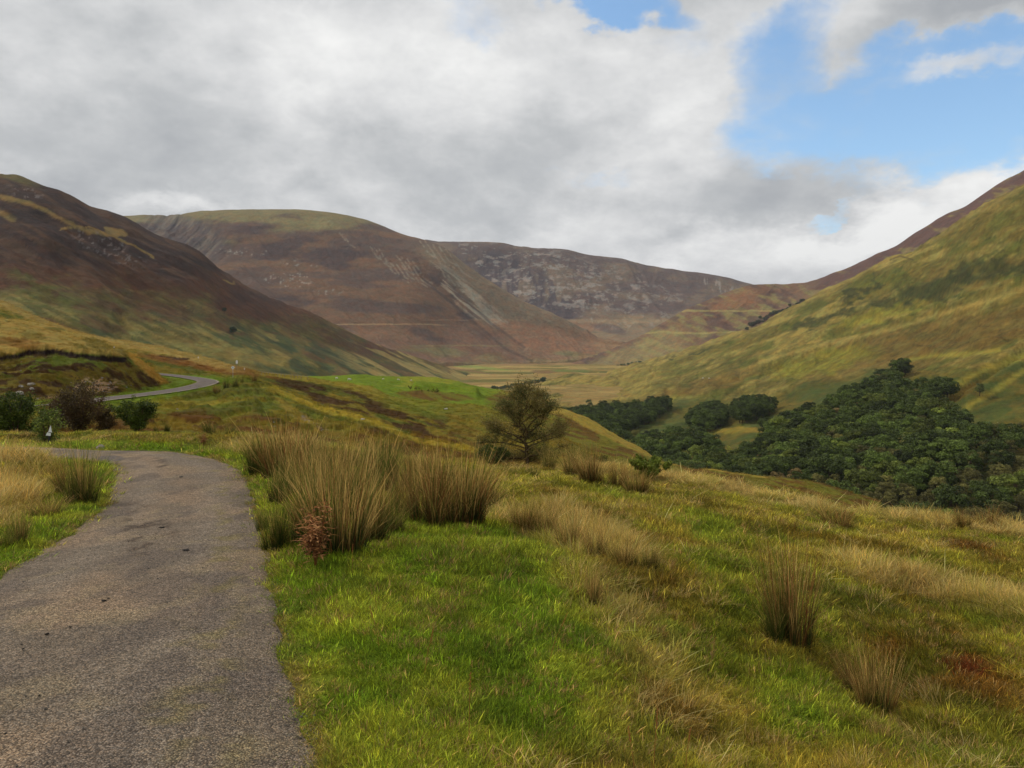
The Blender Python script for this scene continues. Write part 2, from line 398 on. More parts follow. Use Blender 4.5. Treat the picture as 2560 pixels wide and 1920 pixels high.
sheet('dome', 'hill', [
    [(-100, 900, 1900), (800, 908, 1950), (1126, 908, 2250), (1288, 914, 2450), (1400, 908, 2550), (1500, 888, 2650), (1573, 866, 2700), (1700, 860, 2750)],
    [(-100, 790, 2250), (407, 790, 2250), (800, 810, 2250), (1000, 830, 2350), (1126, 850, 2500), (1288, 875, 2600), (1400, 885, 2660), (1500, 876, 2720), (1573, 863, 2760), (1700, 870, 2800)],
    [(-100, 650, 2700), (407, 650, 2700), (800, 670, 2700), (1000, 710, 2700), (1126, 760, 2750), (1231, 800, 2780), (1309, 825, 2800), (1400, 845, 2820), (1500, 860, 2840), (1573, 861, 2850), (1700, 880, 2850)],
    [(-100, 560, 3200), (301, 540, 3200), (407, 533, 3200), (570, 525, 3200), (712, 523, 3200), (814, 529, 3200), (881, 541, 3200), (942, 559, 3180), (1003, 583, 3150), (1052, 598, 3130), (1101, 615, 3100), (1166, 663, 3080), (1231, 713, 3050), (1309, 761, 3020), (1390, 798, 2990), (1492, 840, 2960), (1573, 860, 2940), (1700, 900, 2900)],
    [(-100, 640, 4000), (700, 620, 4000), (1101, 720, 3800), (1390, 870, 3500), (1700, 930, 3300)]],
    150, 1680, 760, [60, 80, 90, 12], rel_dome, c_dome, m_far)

# ---- distant right-hand hill with shelves
def rel_r2(X, Y, Z, px, py):
    k = 1 - .7 * ss(Y, 2400, 2600)
    return Z + (fbm(X / 220, Y / 300, 6, 61) - .5) * 40 * k + (ridged((px + py * .9) / 90, (px - py) / 300, 4, 62) - .5) * 22 * k * ss(2100 - px, 0, 200)
def c_r2(X, Y, Z, px, py):
    w = fbm(px / 50, py / 22, 5, 64) - .5
    c = mixc(np.broadcast_to(colr(103, 80, 64), X.shape + (3,)), colr(112, 104, 68), ss(fbm((px + py * 1.3) / 60, (py - px * .45) / 12, 6, 66, .6), .42, .66))
    c = mixc(c, colr(78, 62, 58), ss(fbm((px + py) / 60, (py - px * .4) / 16, 5, 68), .54, .64) * .8)
    up = ss(px, 1990, 2060)
    c = mixc(c, mixc(np.broadcast_to(colr(86, 66, 62), X.shape + (3,)), colr(110, 98, 64), ss(fbm(px / 40, py / 12, 5, 69), .5, .66)), up)
    for yy, a in ((776, .6), (832, .6)):
        c = mixc(c, colr(146, 138, 84), ss(np.abs(py - yy + w * 8 - (px - 1800) * .0), 3.5, 1) * a * ss(2010 - px, 0, 30))
    c = mixc(c, colr(120, 86, 60), ss(1 - ell(px + w * 60, py + w * 20, 1850, 745, 110, 22, -18), 0, .6) * .6)
    return mixc(c, colr(136, 126, 84), ss(py + (px - 1400) * .42 + w * 22, 925, 950) * ss(1780 - px, 0, 150) * .5)
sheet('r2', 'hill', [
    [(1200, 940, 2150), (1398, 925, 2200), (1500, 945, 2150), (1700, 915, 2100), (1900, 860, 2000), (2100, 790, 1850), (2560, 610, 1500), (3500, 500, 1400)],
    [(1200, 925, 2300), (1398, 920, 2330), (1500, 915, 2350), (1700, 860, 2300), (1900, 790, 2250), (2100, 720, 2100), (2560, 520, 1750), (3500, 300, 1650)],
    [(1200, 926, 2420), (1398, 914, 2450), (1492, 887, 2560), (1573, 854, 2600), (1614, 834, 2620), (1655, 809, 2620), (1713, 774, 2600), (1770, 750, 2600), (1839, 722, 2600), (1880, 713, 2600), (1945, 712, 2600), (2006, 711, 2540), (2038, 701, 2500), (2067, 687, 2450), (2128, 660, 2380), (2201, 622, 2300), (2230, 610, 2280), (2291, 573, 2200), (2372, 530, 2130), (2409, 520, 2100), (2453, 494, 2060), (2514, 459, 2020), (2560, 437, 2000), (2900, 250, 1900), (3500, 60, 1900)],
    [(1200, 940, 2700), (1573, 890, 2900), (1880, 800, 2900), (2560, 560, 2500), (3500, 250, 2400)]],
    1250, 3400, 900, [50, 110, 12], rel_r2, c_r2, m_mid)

# ---- glen floor
def rel_v(X, Y, Z, px, py):
    Z = Z + (fbm(X / 160, Y / 160, 5, 71) - .5) * 9
    k = ss(1.0 - ell(px, py, 1395, 936, 70, 9), 0, .5)
    return Z + k * 7
def c_v(X, Y, Z, px, py):
    c = mixc(np.broadcast_to(colr(122, 108, 66), X.shape + (3,)), colr(94, 94, 50), ss(fbm(X / 260, Y / 90, 6, 72), .45, .6))
    c = mixc(c, colr(150, 134, 86), ss(fbm(X / 200, Y / 60, 5, 74), .54, .64) * .7)
    w = fbm(px / 40, py / 6, 4, 75) - .5
    c = mixc(c, colr(96, 78, 54), ss(1 - ell(px, py + w * 6, 1360, 929, 40, 5), 0, .4) * .8)
    c = mixc(c, colr(84, 100, 52), ss(1 - ell(px, py + w * 6, 1430, 927, 60, 5), 0, .4) * .8)
    c = mixc(c, colr(112, 128, 66), ss(1 - ell(px, py + w * 6, 1180, 917, 130, 4, 5), 0, .4) * .8)
    c = mixc(c, colr(108, 84, 62), ss(1 - ell(px, py + w * 6, 1150, 924, 120, 3, 8), 0, .4) * .6)
    return mixc(c, colr(122, 98, 76), ss(py + w * 6, 914, 909) * .7)
sheet('floor', 'ground', [[(200, 1085, 800), (2400, 1085, 800)], [(200, 968, 1400), (2400, 968, 1400)], [(200, 941, 1800), (2400, 940, 1800)], [(200, 915, 2250), (2400, 914, 2250)], [(200, 908, 2600), (2400, 908, 2600)], [(200, 903, 3400), (2400, 903, 3400)]],
    600, 1900, 520, [40, 50, 50, 40, 30], rel_v, c_v, m_mid)

# ---- dark hill on the left
def rel_l(X, Y, Z, px, py):
    k = ss(Y, 430, 700) * (1 - .7 * ss(Y, 1080, 1180) * ss(600 - px, 0, 200))
    k = np.where(px > 600, ss(1150 - px, 0, 400) * .8, k)
    n = fbm(X / 190, Y / 190, 6, 81) - .5
    Z = Z + n * 52 * k + (ridged((px + py * .4) / 420, (py - px * .55) / 60, 4, 83) - .5) * 16 * k
    for pts, w, d in [([(0, 500), (110, 545), (200, 590), (300, 620)], 14, 7), ([(560, 770), (640, 850), (700, 900)], 10, 5), ([(300, 760), (380, 850)], 9, 4)]:
        Z = Z - np.exp(-(pdist(px, py, pts) / w) ** 2) * d * k
    return Z
def c_l(X, Y, Z, px, py):
    w = fbm(px / 90, py / 45, 5, 85) - .5; w2 = fbm(px / 26, py / 12, 4, 86) - .5
    st = fbm((px + py * .5) / 110, (py - px * .5) / 15, 6, 87)             # streaks running down to the right
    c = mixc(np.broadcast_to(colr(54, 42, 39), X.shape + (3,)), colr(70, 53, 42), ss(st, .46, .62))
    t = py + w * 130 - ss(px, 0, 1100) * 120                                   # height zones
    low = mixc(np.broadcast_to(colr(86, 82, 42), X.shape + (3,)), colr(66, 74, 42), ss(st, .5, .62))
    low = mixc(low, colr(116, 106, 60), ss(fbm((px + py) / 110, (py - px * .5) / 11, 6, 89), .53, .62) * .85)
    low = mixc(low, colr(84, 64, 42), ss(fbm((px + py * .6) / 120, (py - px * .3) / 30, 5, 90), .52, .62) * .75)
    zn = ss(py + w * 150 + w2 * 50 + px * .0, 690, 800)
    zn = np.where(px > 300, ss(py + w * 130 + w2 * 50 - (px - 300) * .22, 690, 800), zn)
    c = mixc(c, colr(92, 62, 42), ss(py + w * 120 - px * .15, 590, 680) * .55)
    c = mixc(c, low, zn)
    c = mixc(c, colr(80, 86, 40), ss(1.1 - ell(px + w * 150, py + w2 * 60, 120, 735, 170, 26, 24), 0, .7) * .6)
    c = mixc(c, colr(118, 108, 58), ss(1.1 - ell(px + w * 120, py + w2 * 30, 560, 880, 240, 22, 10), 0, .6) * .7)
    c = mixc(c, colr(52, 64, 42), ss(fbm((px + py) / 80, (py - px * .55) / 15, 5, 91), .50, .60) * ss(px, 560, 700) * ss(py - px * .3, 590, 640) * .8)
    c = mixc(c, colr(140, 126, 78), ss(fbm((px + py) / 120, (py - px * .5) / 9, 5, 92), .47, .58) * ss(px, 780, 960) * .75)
    for pts, ww in [([(0, 488), (80, 512), (150, 545), (215, 578), (290, 590)], 8), ([(150, 575), (220, 566), (330, 612), (380, 640)], 4), ([(0, 530), (30, 545)], 12), ([(270, 575), (310, 585)], 10), ([(560, 700), (600, 712)], 4)]:
        c = mixc(c, colr(128, 108, 62), ss(pdist(px + w2 * 14, py + w2 * 16, pts), ww, ww * .3) * .75)
    c = mixc(c, colr(96, 88, 52), ss(18 - (py - np.interp(px, [0, 102, 175, 228, 301], [429, 461, 487, 516, 542])), 0, 10) * ss(120 - px, 0, 60) * .7)
    rk = ss(fbm(px / 9, py / 5, 4, 94), .62, .7) * np.maximum(ss(1.1 - ell(px, py, 270, 620, 110, 34, 25), 0, .5), ss(1.1 - ell(px, py, 60, 480, 60, 16, 10), 0, .5))
    c = mixc(c, colr(112, 106, 108), rk * .55)
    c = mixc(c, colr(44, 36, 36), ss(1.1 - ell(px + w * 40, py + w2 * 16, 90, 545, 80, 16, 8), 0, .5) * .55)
    return c
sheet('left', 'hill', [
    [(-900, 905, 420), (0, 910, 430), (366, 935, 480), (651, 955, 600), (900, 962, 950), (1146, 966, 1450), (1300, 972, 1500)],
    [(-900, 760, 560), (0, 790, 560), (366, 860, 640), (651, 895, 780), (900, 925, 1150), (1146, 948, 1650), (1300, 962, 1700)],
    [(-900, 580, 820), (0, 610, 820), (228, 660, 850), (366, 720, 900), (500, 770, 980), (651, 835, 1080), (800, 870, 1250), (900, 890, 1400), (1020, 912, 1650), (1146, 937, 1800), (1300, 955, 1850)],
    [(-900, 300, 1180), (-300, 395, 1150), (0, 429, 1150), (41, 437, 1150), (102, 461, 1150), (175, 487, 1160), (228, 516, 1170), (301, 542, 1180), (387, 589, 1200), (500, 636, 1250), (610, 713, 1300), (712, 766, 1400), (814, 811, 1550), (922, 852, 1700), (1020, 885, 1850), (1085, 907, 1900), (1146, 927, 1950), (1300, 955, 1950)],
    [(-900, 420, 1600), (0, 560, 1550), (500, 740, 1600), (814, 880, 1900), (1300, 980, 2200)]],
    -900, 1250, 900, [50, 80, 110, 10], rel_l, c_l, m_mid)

# ---- right-hand hill down to the wooded gorge
RID = [[(2330, 998), (2400, 960), (2470, 925), (2560, 892), (2700, 860)], [(2418, 1022), (2480, 985), (2560, 930), (2700, 880)], [(2270, 905), (2330, 893), (2420, 890), (2500, 880)], [(1440, 1105), (1600, 1050), (1690, 1000)]]
def rel_r1(X, Y, Z, px, py):
    k = ss(Y, 420, 700)
    Z = Z + (fbm(X / 150, Y / 150, 6, 101) - .5) * 30 * ss(Y, 300, 600) + (ridged((px + py * 2.4) / 260, (py - px * .25) / 60, 4, 103) - .5) * 11 * k - (ridged((px + py * .9 + fbm(px / 60, py / 60, 3, 104) * 60) / 70, (py - px * .4) / 400, 4, 102) ** 2) * 8 * ss(Y, 750, 1150)
    for i, (pts, w, h) in enumerate(zip(RID, (17, 15, 16, 14), (7, 5.5, 5, 4))): Z = Z + np.exp(-(pdist(px, py, pts) / w) ** 2) * h
    Z = Z - np.exp(-(pdist(px, py, [(2380, 1010), (2450, 965), (2560, 905), (2700, 870)]) / 9) ** 2) * 6
    for pts, w, h in [([(1720, 905), (1850, 850), (2000, 790), (2120, 745)], 9, 5), ([(1900, 905), (2100, 850), (2240, 820), (2400, 770), (2560, 725)], 12, 9)]:
        Z = Z + np.exp(-(pdist(px, py, pts) / w) ** 2) * h
    return Z
def c_r1(X, Y, Z, px, py):
    w = fbm(px / 90, py / 40, 5, 105) - .5; w2 = fbm(px / 28, py / 12, 4, 106) - .5
    st = fbm((px - py * .5) / 120, (py + px * .38) / 13, 6, 107)
    c = mixc(np.broadcast_to(colr(96, 88, 44), X.shape + (3,)), colr(120, 108, 60), ss(st, .46, .62))
    c = mixc(c, colr(76, 80, 34), ss(fbm((px - py) / 100, (py + px * .4) / 24, 5, 108), .52, .62) * .7)
    far = ss(1800 - px, 0, 350) * ss(1060 - py, 0, 40)
    c = mixc(c, mixc(np.broadcast_to(colr(132, 116, 64), X.shape + (3,)), colr(98, 92, 46), ss(fbm(px / 120, (py + px * .22) / 8, 6, 109), .48, .6)), far * .9)
    # heathery brown band and the dark bracken
    c = mixc(c, colr(94, 78, 42), ss(1.15 - ell(px + w * 160, py + w2 * 40, 2330, 850, 420, 58, -13), 0, .5) * .8)
    c = mixc(c, colr(100, 82, 42), ss(1.1 - ell(px + w * 90, py + w2 * 20, 1760, 962, 190, 20, -16), 0, .6) * .75)
    c = mixc(c, colr(122, 82, 38), ss(1.1 - ell(px + w * 60, py + w2 * 20, 1980, 1000, 60, 13, -20), 0, .6) * .8)
    c = mixc(c, colr(112, 108, 42), ss(1.1 - ell(px + w * 120, py + w2 * 40, 2050, 905, 170, 34, -12), 0, .6) * .8)
    c = mixc(c, colr(114, 110, 44), ss(1.1 - ell(px + w * 70, py + w2 * 30, 2200, 780 + 10, 130, 20, -14), 0, .6) * .8)
    for (cx, cy, rx, ry, ro) in [(2060, 800, 110, 16, -22), (2290, 735, 140, 30, -10), (2400, 690, 170, 26, -6), (2520, 660, 120, 24, 0), (2130, 735, 60, 10, -30), (2180, 700, 50, 8, -40), (1730, 878, 60, 6, -24)]:
        c = mixc(c, colr(54, 58, 32), ss(1.2 - ell(px + w * 150, py + w2 * 60, cx, cy, rx, ry, ro), 0, .8) * .9)
    for (cx, cy, rx, ry) in [(2340, 680, 40, 20), (2440, 705, 46, 14), (2545, 640, 36, 16)]:
        c = mixc(c, colr(104, 90, 46), ss(1.1 - ell(px + w2 * 50, py + w * 30, cx, cy, rx, ry, -25), 0, .6) * .7)
    c = mixc(c, colr(88, 80, 40), ss(620 + w * 60 - py, 0, 40) * .35)
    c = mixc(c, colr(128, 112, 66), ss(26 - (py - np.interp(px, [1660, 1847, 2006, 2148, 2352, 2560, 3000], [885, 827, 750, 677, 577, 457, 220])) + w2 * 20, 0, 18) * .65)
    w3 = fbm((px - py * .5) / 60, (py + px * .3) / 14, 6, 113, .62)
    c = c * (1 + (fbm((px - py * .8) / 26, (py + px * .5) / 5, 5, 114, .65)[..., None] - .5) * 1.2)
    brk = ss(py + w * 60 - np.interp(px, [1700, 1900, 2050, 2300, 2560], [1000, 985, 935, 925, 900]), 0, 25)
    c = mixc(c, mixc(np.broadcast_to(colr(66, 76, 38), X.shape + (3,)), colr(92, 84, 38), ss(w3, .42, .66)), brk * .85)
    c = mixc(c, colr(124, 108, 46), ss(1 - ell(px + w * 60, py + w2 * 20, 1840, 1075, 90, 12, 0), 0, .5) * .9)
    for pts, ww in zip(RID, (11, 9, 6, 5)): c = mixc(c, colr(134, 124, 56), ss(pdist(px + w2 * 12, py + 4 + w2 * 8, pts), ww * 1.3, ww * .3) * .75)
    c = mixc(c, colr(96, 78, 34), ss(1.1 - ell(px, py, 2400, 985, 70, 13, -32), 0, .4) * .7)
    c = mixc(c, colr(148, 132, 78), ss(pdist(px, py + w2 * 6, [(1900, 905), (2100, 850), (2240, 820), (2400, 770), (2560, 725)]), 8, 2) * .6)
    c = mixc(c, colr(46, 40, 34), ss(pdist(px, py, [(2305, 610), (2330, 592), (2350, 583)]), 3, 1) * .8)
    c = mixc(c, colr(50, 42, 34), ss(pdist(px, py, [(2225, 650), (2250, 640), (2285, 650)]), 3, 1) * .6)
    return mixc(c, colr(40, 44, 22), ss(py, 1130, 1200) * .7)
sheet('r1', 'hill', [
    [(1000, 1130, 560), (1300, 1160, 480), (1500, 1200, 420), (1700, 1270, 340), (1900, 1330, 290), (2100, 1380, 255), (2300, 1410, 240), (2560, 1430, 230), (3600, 1480, 230)],
    [(1000, 1075, 760), (1300, 1080, 740), (1500, 1110, 600), (1700, 1190, 440), (1900, 1240, 370), (2100, 1280, 325), (2300, 1310, 300), (2560, 1330, 280), (3600, 1400, 280)],
    [(1000, 1030, 950), (1300, 1032, 950), (1500, 1040, 850), (1700, 1050, 760), (1900, 1050, 660), (2100, 1030, 590), (2300, 1010, 540), (2560, 970, 500), (3600, 900, 450)],
    [(1000, 1010, 1050), (1300, 1000, 1100), (1500, 985, 1250), (1700, 955, 1250), (1900, 925, 1150), (2100, 895, 1000), (2300, 850, 850), (2560, 770, 720), (3600, 600, 600)],
    [(1000, 1000, 1150), (1280, 978, 1250), (1370, 952, 1500), (1435, 931, 1800), (1504, 925, 1900), (1593, 907, 1900), (1700, 876, 1850), (1847, 827, 1700), (2006, 750, 1550), (2067, 721, 1500), (2148, 677, 1420), (2352, 577, 1230), (2433, 520, 1150), (2560, 457, 1050), (2900, 290, 950), (3600, 120, 900)],
    [(1000, 1010, 1500), (1504, 950, 2100), (1847, 900, 2100), (2352, 700, 1700), (2900, 480, 1500), (3600, 350, 1400)]],
    1150, 3500, 1050, [30, 70, 60, 80, 10], rel_r1, c_r1, m_mid)

# ---- pasture knoll, middle distance
def rel_m6(X, Y, Z, px, py):
    Z = Z + (fbm(X / 45, Y / 45, 6, 121) - .5) * 7 * (1 - .8 * ss(Y, 360, 410)) + (fbm(X / 8, Y / 8, 3, 122) - .5) * 1.1
    return Z + np.exp(-(pdist(px, py, [(1040, 985), (1120, 984), (1190, 1000)]) / 10) ** 2) * 3
def c_m6(X, Y, Z, px, py):
    w = fbm(px / 50, py / 18, 5, 123) - .5; w2 = fbm(px / 16, py / 5, 4, 124) - .5
    c = mixc(np.broadcast_to(colr(84, 104, 22), X.shape + (3,)), colr(104, 112, 34), ss(fbm(X / 22, Y / 40, 5, 125), .45, .62))
    br = np.maximum(ss(1.1 - ell(px + w * 40, py + w2 * 10, 1085, 990, 110, 13, 4), 0, .4), ss(px + w * 120 - (1215 - (py - 985) * .6), 0, 60))
    brn = mixc(np.broadcast_to(colr(86, 84, 28), X.shape + (3,)), colr(78, 56, 24), ss(fbm(px / 40, (py - px * .3) / 6, 5, 126), .48, .6))
    c = mixc(c, brn, br * .9)
    crest = np.interp(px, [753, 1006, 1115, 1208, 1281, 1353, 1411, 1498, 1570, 1624, 1679, 1787, 1900], [941, 946, 954, 972, 984, 1017, 1031, 1075, 1111, 1133, 1151, 1168, 1185])
    c = mixc(c, colr(128, 116, 50), ss(12 + w2 * 8 - (py - crest), 0, 6) * ss(px, 1230, 1330) * .8)
    return mixc(c, colr(40, 62, 22), ss(1 - ell(px + w2 * 20, py, 1500, 1165, 90, 10, 20), 0, .5) * .4)
sheet('m6', 'ground', [
    [(400, 1000, 250), (900, 1010, 240), (1042, 1035, 225), (1187, 1070, 210), (1300, 1110, 195), (1450, 1170, 175), (1600, 1220, 160), (1800, 1260, 150), (2300, 1330, 140)],
    [(400, 965, 320), (900, 968, 310), (1042, 992, 300), (1187, 1022, 285), (1300, 1055, 270), (1450, 1105, 245), (1600, 1165, 215), (1800, 1205, 190), (2300, 1290, 180)],
    [(400, 950, 420), (660, 945, 420), (753, 941, 420), (862, 942, 415), (1006, 946, 410), (1115, 954, 405), (1208, 972, 400), (1281, 984, 395), (1353, 1017, 380), (1411, 1031, 365), (1498, 1075, 335), (1570, 1111, 310), (1624, 1133, 285), (1679, 1151, 265), (1787, 1168, 240), (1900, 1187, 225), (2300, 1270, 210)],
    [(400, 985, 560), (862, 985, 540), (1115, 1000, 500), (1281, 1040, 480), (1411, 1090, 450), (1570, 1190, 390), (1679, 1240, 340), (1900, 1320, 280), (2300, 1380, 250)]],
    450, 2200, 800, [60, 90, 12], rel_m6, c_m6, m_moor)

# ---- brown moorland slope behind the bend
def rel_c(X, Y, Z, px, py):
    Z = Z + (fbm(X / 30, Y / 30, 6, 131) - .5) * 4.5 * ss(Y, 120, 160) * (1 - .7 * ss(Y, 185, 240)) + (fbm(X / 3.2, Y / 6, 3, 132) - .5) * 1.0
    Z = Z + np.exp(-(pdist(px, py, [(1180, 1062), (1300, 1105), (1420, 1150)]) / 9) ** 2) * 1.6
    return Z
def c_c(X, Y, Z, px, py):
    w = fbm(px / 70, py / 22, 5, 133) - .5; w2 = fbm(px / 18, py / 6, 4, 134) - .5
    c = mixc(np.broadcast_to(colr(96, 88, 28), X.shape + (3,)), colr(70, 76, 24), ss(fbm(px / 60, (py - px * .3) / 9, 5, 135), .45, .6))
    mid = ss(1.2 - ell(px + w * 120, py + w2 * 20, 960, 1035, 330, 32, 17), 0, .5)
    c = mixc(c, colr(52, 34, 17), mid * ss(fbm(px / 50, (py - px * .25) / 10, 5, 136), .36, .5) * .9)
    c = mixc(c, colr(94, 62, 26), ss(1.1 - ell(px + w * 40, py + w2 * 8, 520, 915, 190, 13, 9), 0, .4) * .85)
    crest = np.interp(px, [0, 102, 228, 366, 468, 570, 651, 753, 811, 927, 977, 1042, 1187, 1241], [754, 797, 839, 864, 886, 913, 931, 945, 955, 977, 995, 1006, 1013, 1028])
    cd = py - crest
    c = mixc(c, colr(126, 112, 62), ss(20 + w2 * 14 - cd, 0, 10) * ss(640 - px, 0, 80) * .85)
    c = mixc(c, colr(112, 106, 38), ss(9 + w2 * 10 - cd, 0, 5) * ss(px, 600, 680) * .85)
    c = mixc(c, colr(86, 96, 28), ss(34 + w * 30 - cd, 0, 14) * ss(px, 900, 1020) * .7)
    c = mixc(c, colr(44, 30, 20), ss(pdist(px, py + w2 * 5, [(400, 890), (440, 897), (470, 898)]), 3, 1) * .85)
    c = mixc(c, colr(104, 92, 34), ss(px, 1060, 1180) * .4)
    return c
sheet('moor', 'ground', [
    [(-900, 960, 140), (0, 945, 145), (240, 945, 150), (416, 950, 150), (560, 958, 145), (660, 990, 138), (800, 1050, 128), (905, 1085, 120), (1042, 1135, 105), (1187, 1175, 92), (1300, 1200, 85), (1600, 1260, 75)],
    [(-900, 850, 200), (0, 845, 195), (240, 890, 190), (416, 916, 185), (560, 936, 182), (660, 957, 178), (800, 995, 170), (905, 1025, 160), (1042, 1068, 145), (1187, 1095, 132), (1300, 1120, 122), (1600, 1210, 110)],
    [(-900, 560, 280), (0, 754, 260), (102, 797, 260), (228, 839, 260), (366, 864, 255), (468, 886, 250), (570, 913, 240), (651, 931, 232), (753, 945, 226), (811, 955, 222), (927, 977, 210), (977, 995, 205), (1042, 1006, 200), (1187, 1013, 195), (1241, 1028, 190), (1320, 1060, 178), (1400, 1100, 165), (1600, 1195, 140)],
    [(-900, 640, 400), (0, 850, 380), (366, 925, 360), (651, 970, 320), (927, 1025, 290), (1187, 1075, 270), (1600, 1240, 220)]],
    -900, 1500, 1000, [60, 90, 12], rel_c, c_c, m_moor)

# ---- spur with the second length of road
ROAD2 = [(120, 1016, 66), (180, 1008, 70), (239, 1000, 76), (307, 992, 84), (370, 985, 92), (434, 976, 101), (480, 968, 110), (510, 960, 117), (520, 954, 124), (505, 949, 130), (470, 943, 137), (420, 937, 143), (360, 932, 148), (300, 930, 152)]
def cr_path(pts, n):
    p = np.array(pts, float); out = []
    for i in range(len(p) - 1):
        p0 = p[max(i - 1, 0)]; p1 = p[i]; p2 = p[i + 1]; p3 = p[min(i + 2, len(p) - 1)]
        for k in range(n):
            t = k / n; out.append(.5 * (2 * p1 + (p2 - p0) * t + (2 * p0 - 5 * p1 + 4 * p2 - p3) * t * t + (3 * p1 - p0 - 3 * p2 + p3) * t ** 3))
    out.append(p[-1]); return np.array(out)
R2W = cr_path([tuple(W(*p)) for p in ROAD2], 8)
def near_path(X, Y, path):
    """distance to and height of a world path"""
    best = np.full(X.shape, 1e9); zz = np.zeros(X.shape)
    for a, b in zip(path[:-1], path[1:]):
        d = b - a; L = d[0] ** 2 + d[1] ** 2 + 1e-9
        t = np.clip(((X - a[0]) * d[0] + (Y - a[1]) * d[1]) / L, 0, 1)
        r = np.hypot(X - a[0] - t * d[0], Y - a[1] - t * d[1]); m = r < best
        best = np.where(m, r, best); zz = np.where(m, a[2] + t * d[2], zz)
    return best, zz
HUM = lambda X, Y, s: (ss(fbm(X / 1.9, Y / 4.0, 4, s, .6), .46, .66)) * .42 + (fbm(X / .9, Y / 1.6, 3, s + 2) - .5) * .16
def rel_sp(X, Y, Z, px, py):
    Z = Z + (fbm(X / 14, Y / 30, 4, 141) - .5) * 1.3 * (1 - .6 * ss(Y, 95, 118)) + HUM(X, Y, 143) * ss(Y, 50, 60)
    d, rz = near_path(X, Y, R2W)
    return np.where(d < 9, rz - .12 + (Z - rz + .12) * ss(d, 2.0, 7.0), Z)
def c_sp(X, Y, Z, px, py):
    w = fbm(px / 50, py / 16, 5, 145) - .5; w2 = fbm(px / 14, py / 5, 4, 146) - .5
    h = ss(fbm(X / 1.9, Y / 4.0, 4, 143, .6) + (fbm(X / .7, Y / 1.8, 3, 144) - .5) * .3, .48, .58)
    c = mixc(np.broadcast_to(colr(104, 100, 30), X.shape + (3,)), colr(80, 88, 26), ss(fbm(X / 6, Y / 9, 5, 147), .45, .6))
    low = ss(py + w * 50 - np.interp(px, [200, 450, 700, 900], [1030, 1025, 1040, 1070]), 0, 26)
    c = mixc(c, colr(50, 32, 15), h * (low * .65 + .35))
    c = mixc(c, colr(92, 70, 24), low * .5)
    c = mixc(c, colr(118, 106, 42), ss(1.1 - ell(px + w * 20, py + w2 * 10, 745, 1040, 90, 12, 36), 0, .5) * .7)
    d, _ = near_path(X, Y, R2W)
    c = mixc(c, colr(82, 108, 26), ss(d, 7, 2.5) * .8)
    c = mixc(c, colr(120, 110, 104), ss(fbm(X / .7, Y / .7, 3, 148), .55, .62) * ss(pdist(px, py, [(755, 1043), (775, 1055), (800, 1072)]), 7, 3) * .8)
    crest = np.interp(px, [660, 800, 905, 1042, 1187], [965, 1020, 1046, 1100, 1125])
    return mixc(c, colr(136, 126, 44), ss(9 + w2 * 6 - np.abs(py - crest), 0, 4) * ss(px, 640, 700) * .7)  # sunlit line along the crest, painted into the grass colour as paler olive
sheet('spur', 'ground', [
    [(-700, 1110, 44), (0, 1100, 46), (240, 1095, 48), (450, 1105, 50), (600, 1115, 50), (700, 1120, 50), (800, 1135, 48), (950, 1165, 44), (1100, 1190, 40), (1300, 1215, 38), (1600, 1260, 36)],
    [(-700, 1010, 68), (0, 1013, 68), (240, 1010, 72), (434, 988, 95), (540, 966, 113), (600, 956, 120), (660, 966, 118), (800, 1021, 107), (905, 1047, 98), (1042, 1101, 80), (1187, 1127, 70), (1300, 1160, 60), (1600, 1230, 50)],
    [(-700, 985, 90), (0, 985, 90), (240, 972, 102), (434, 950, 122), (540, 948, 130), (600, 944, 134), (660, 962, 130), (800, 1030, 118), (905, 1062, 108), (1042, 1120, 92), (1187, 1155, 80), (1300, 1185, 70), (1600, 1250, 60)],
    [(-700, 935, 165), (0, 935, 165), (240, 930, 165), (434, 936, 165), (560, 944, 165), (660, 980, 160), (800, 1050, 150), (905, 1090, 140), (1042, 1140, 125), (1187, 1180, 110), (1300, 1210, 100), (1600, 1270, 90)]],
    -700, 1400, 1000, [110, 60, 40], rel_sp, c_sp, m_moor)

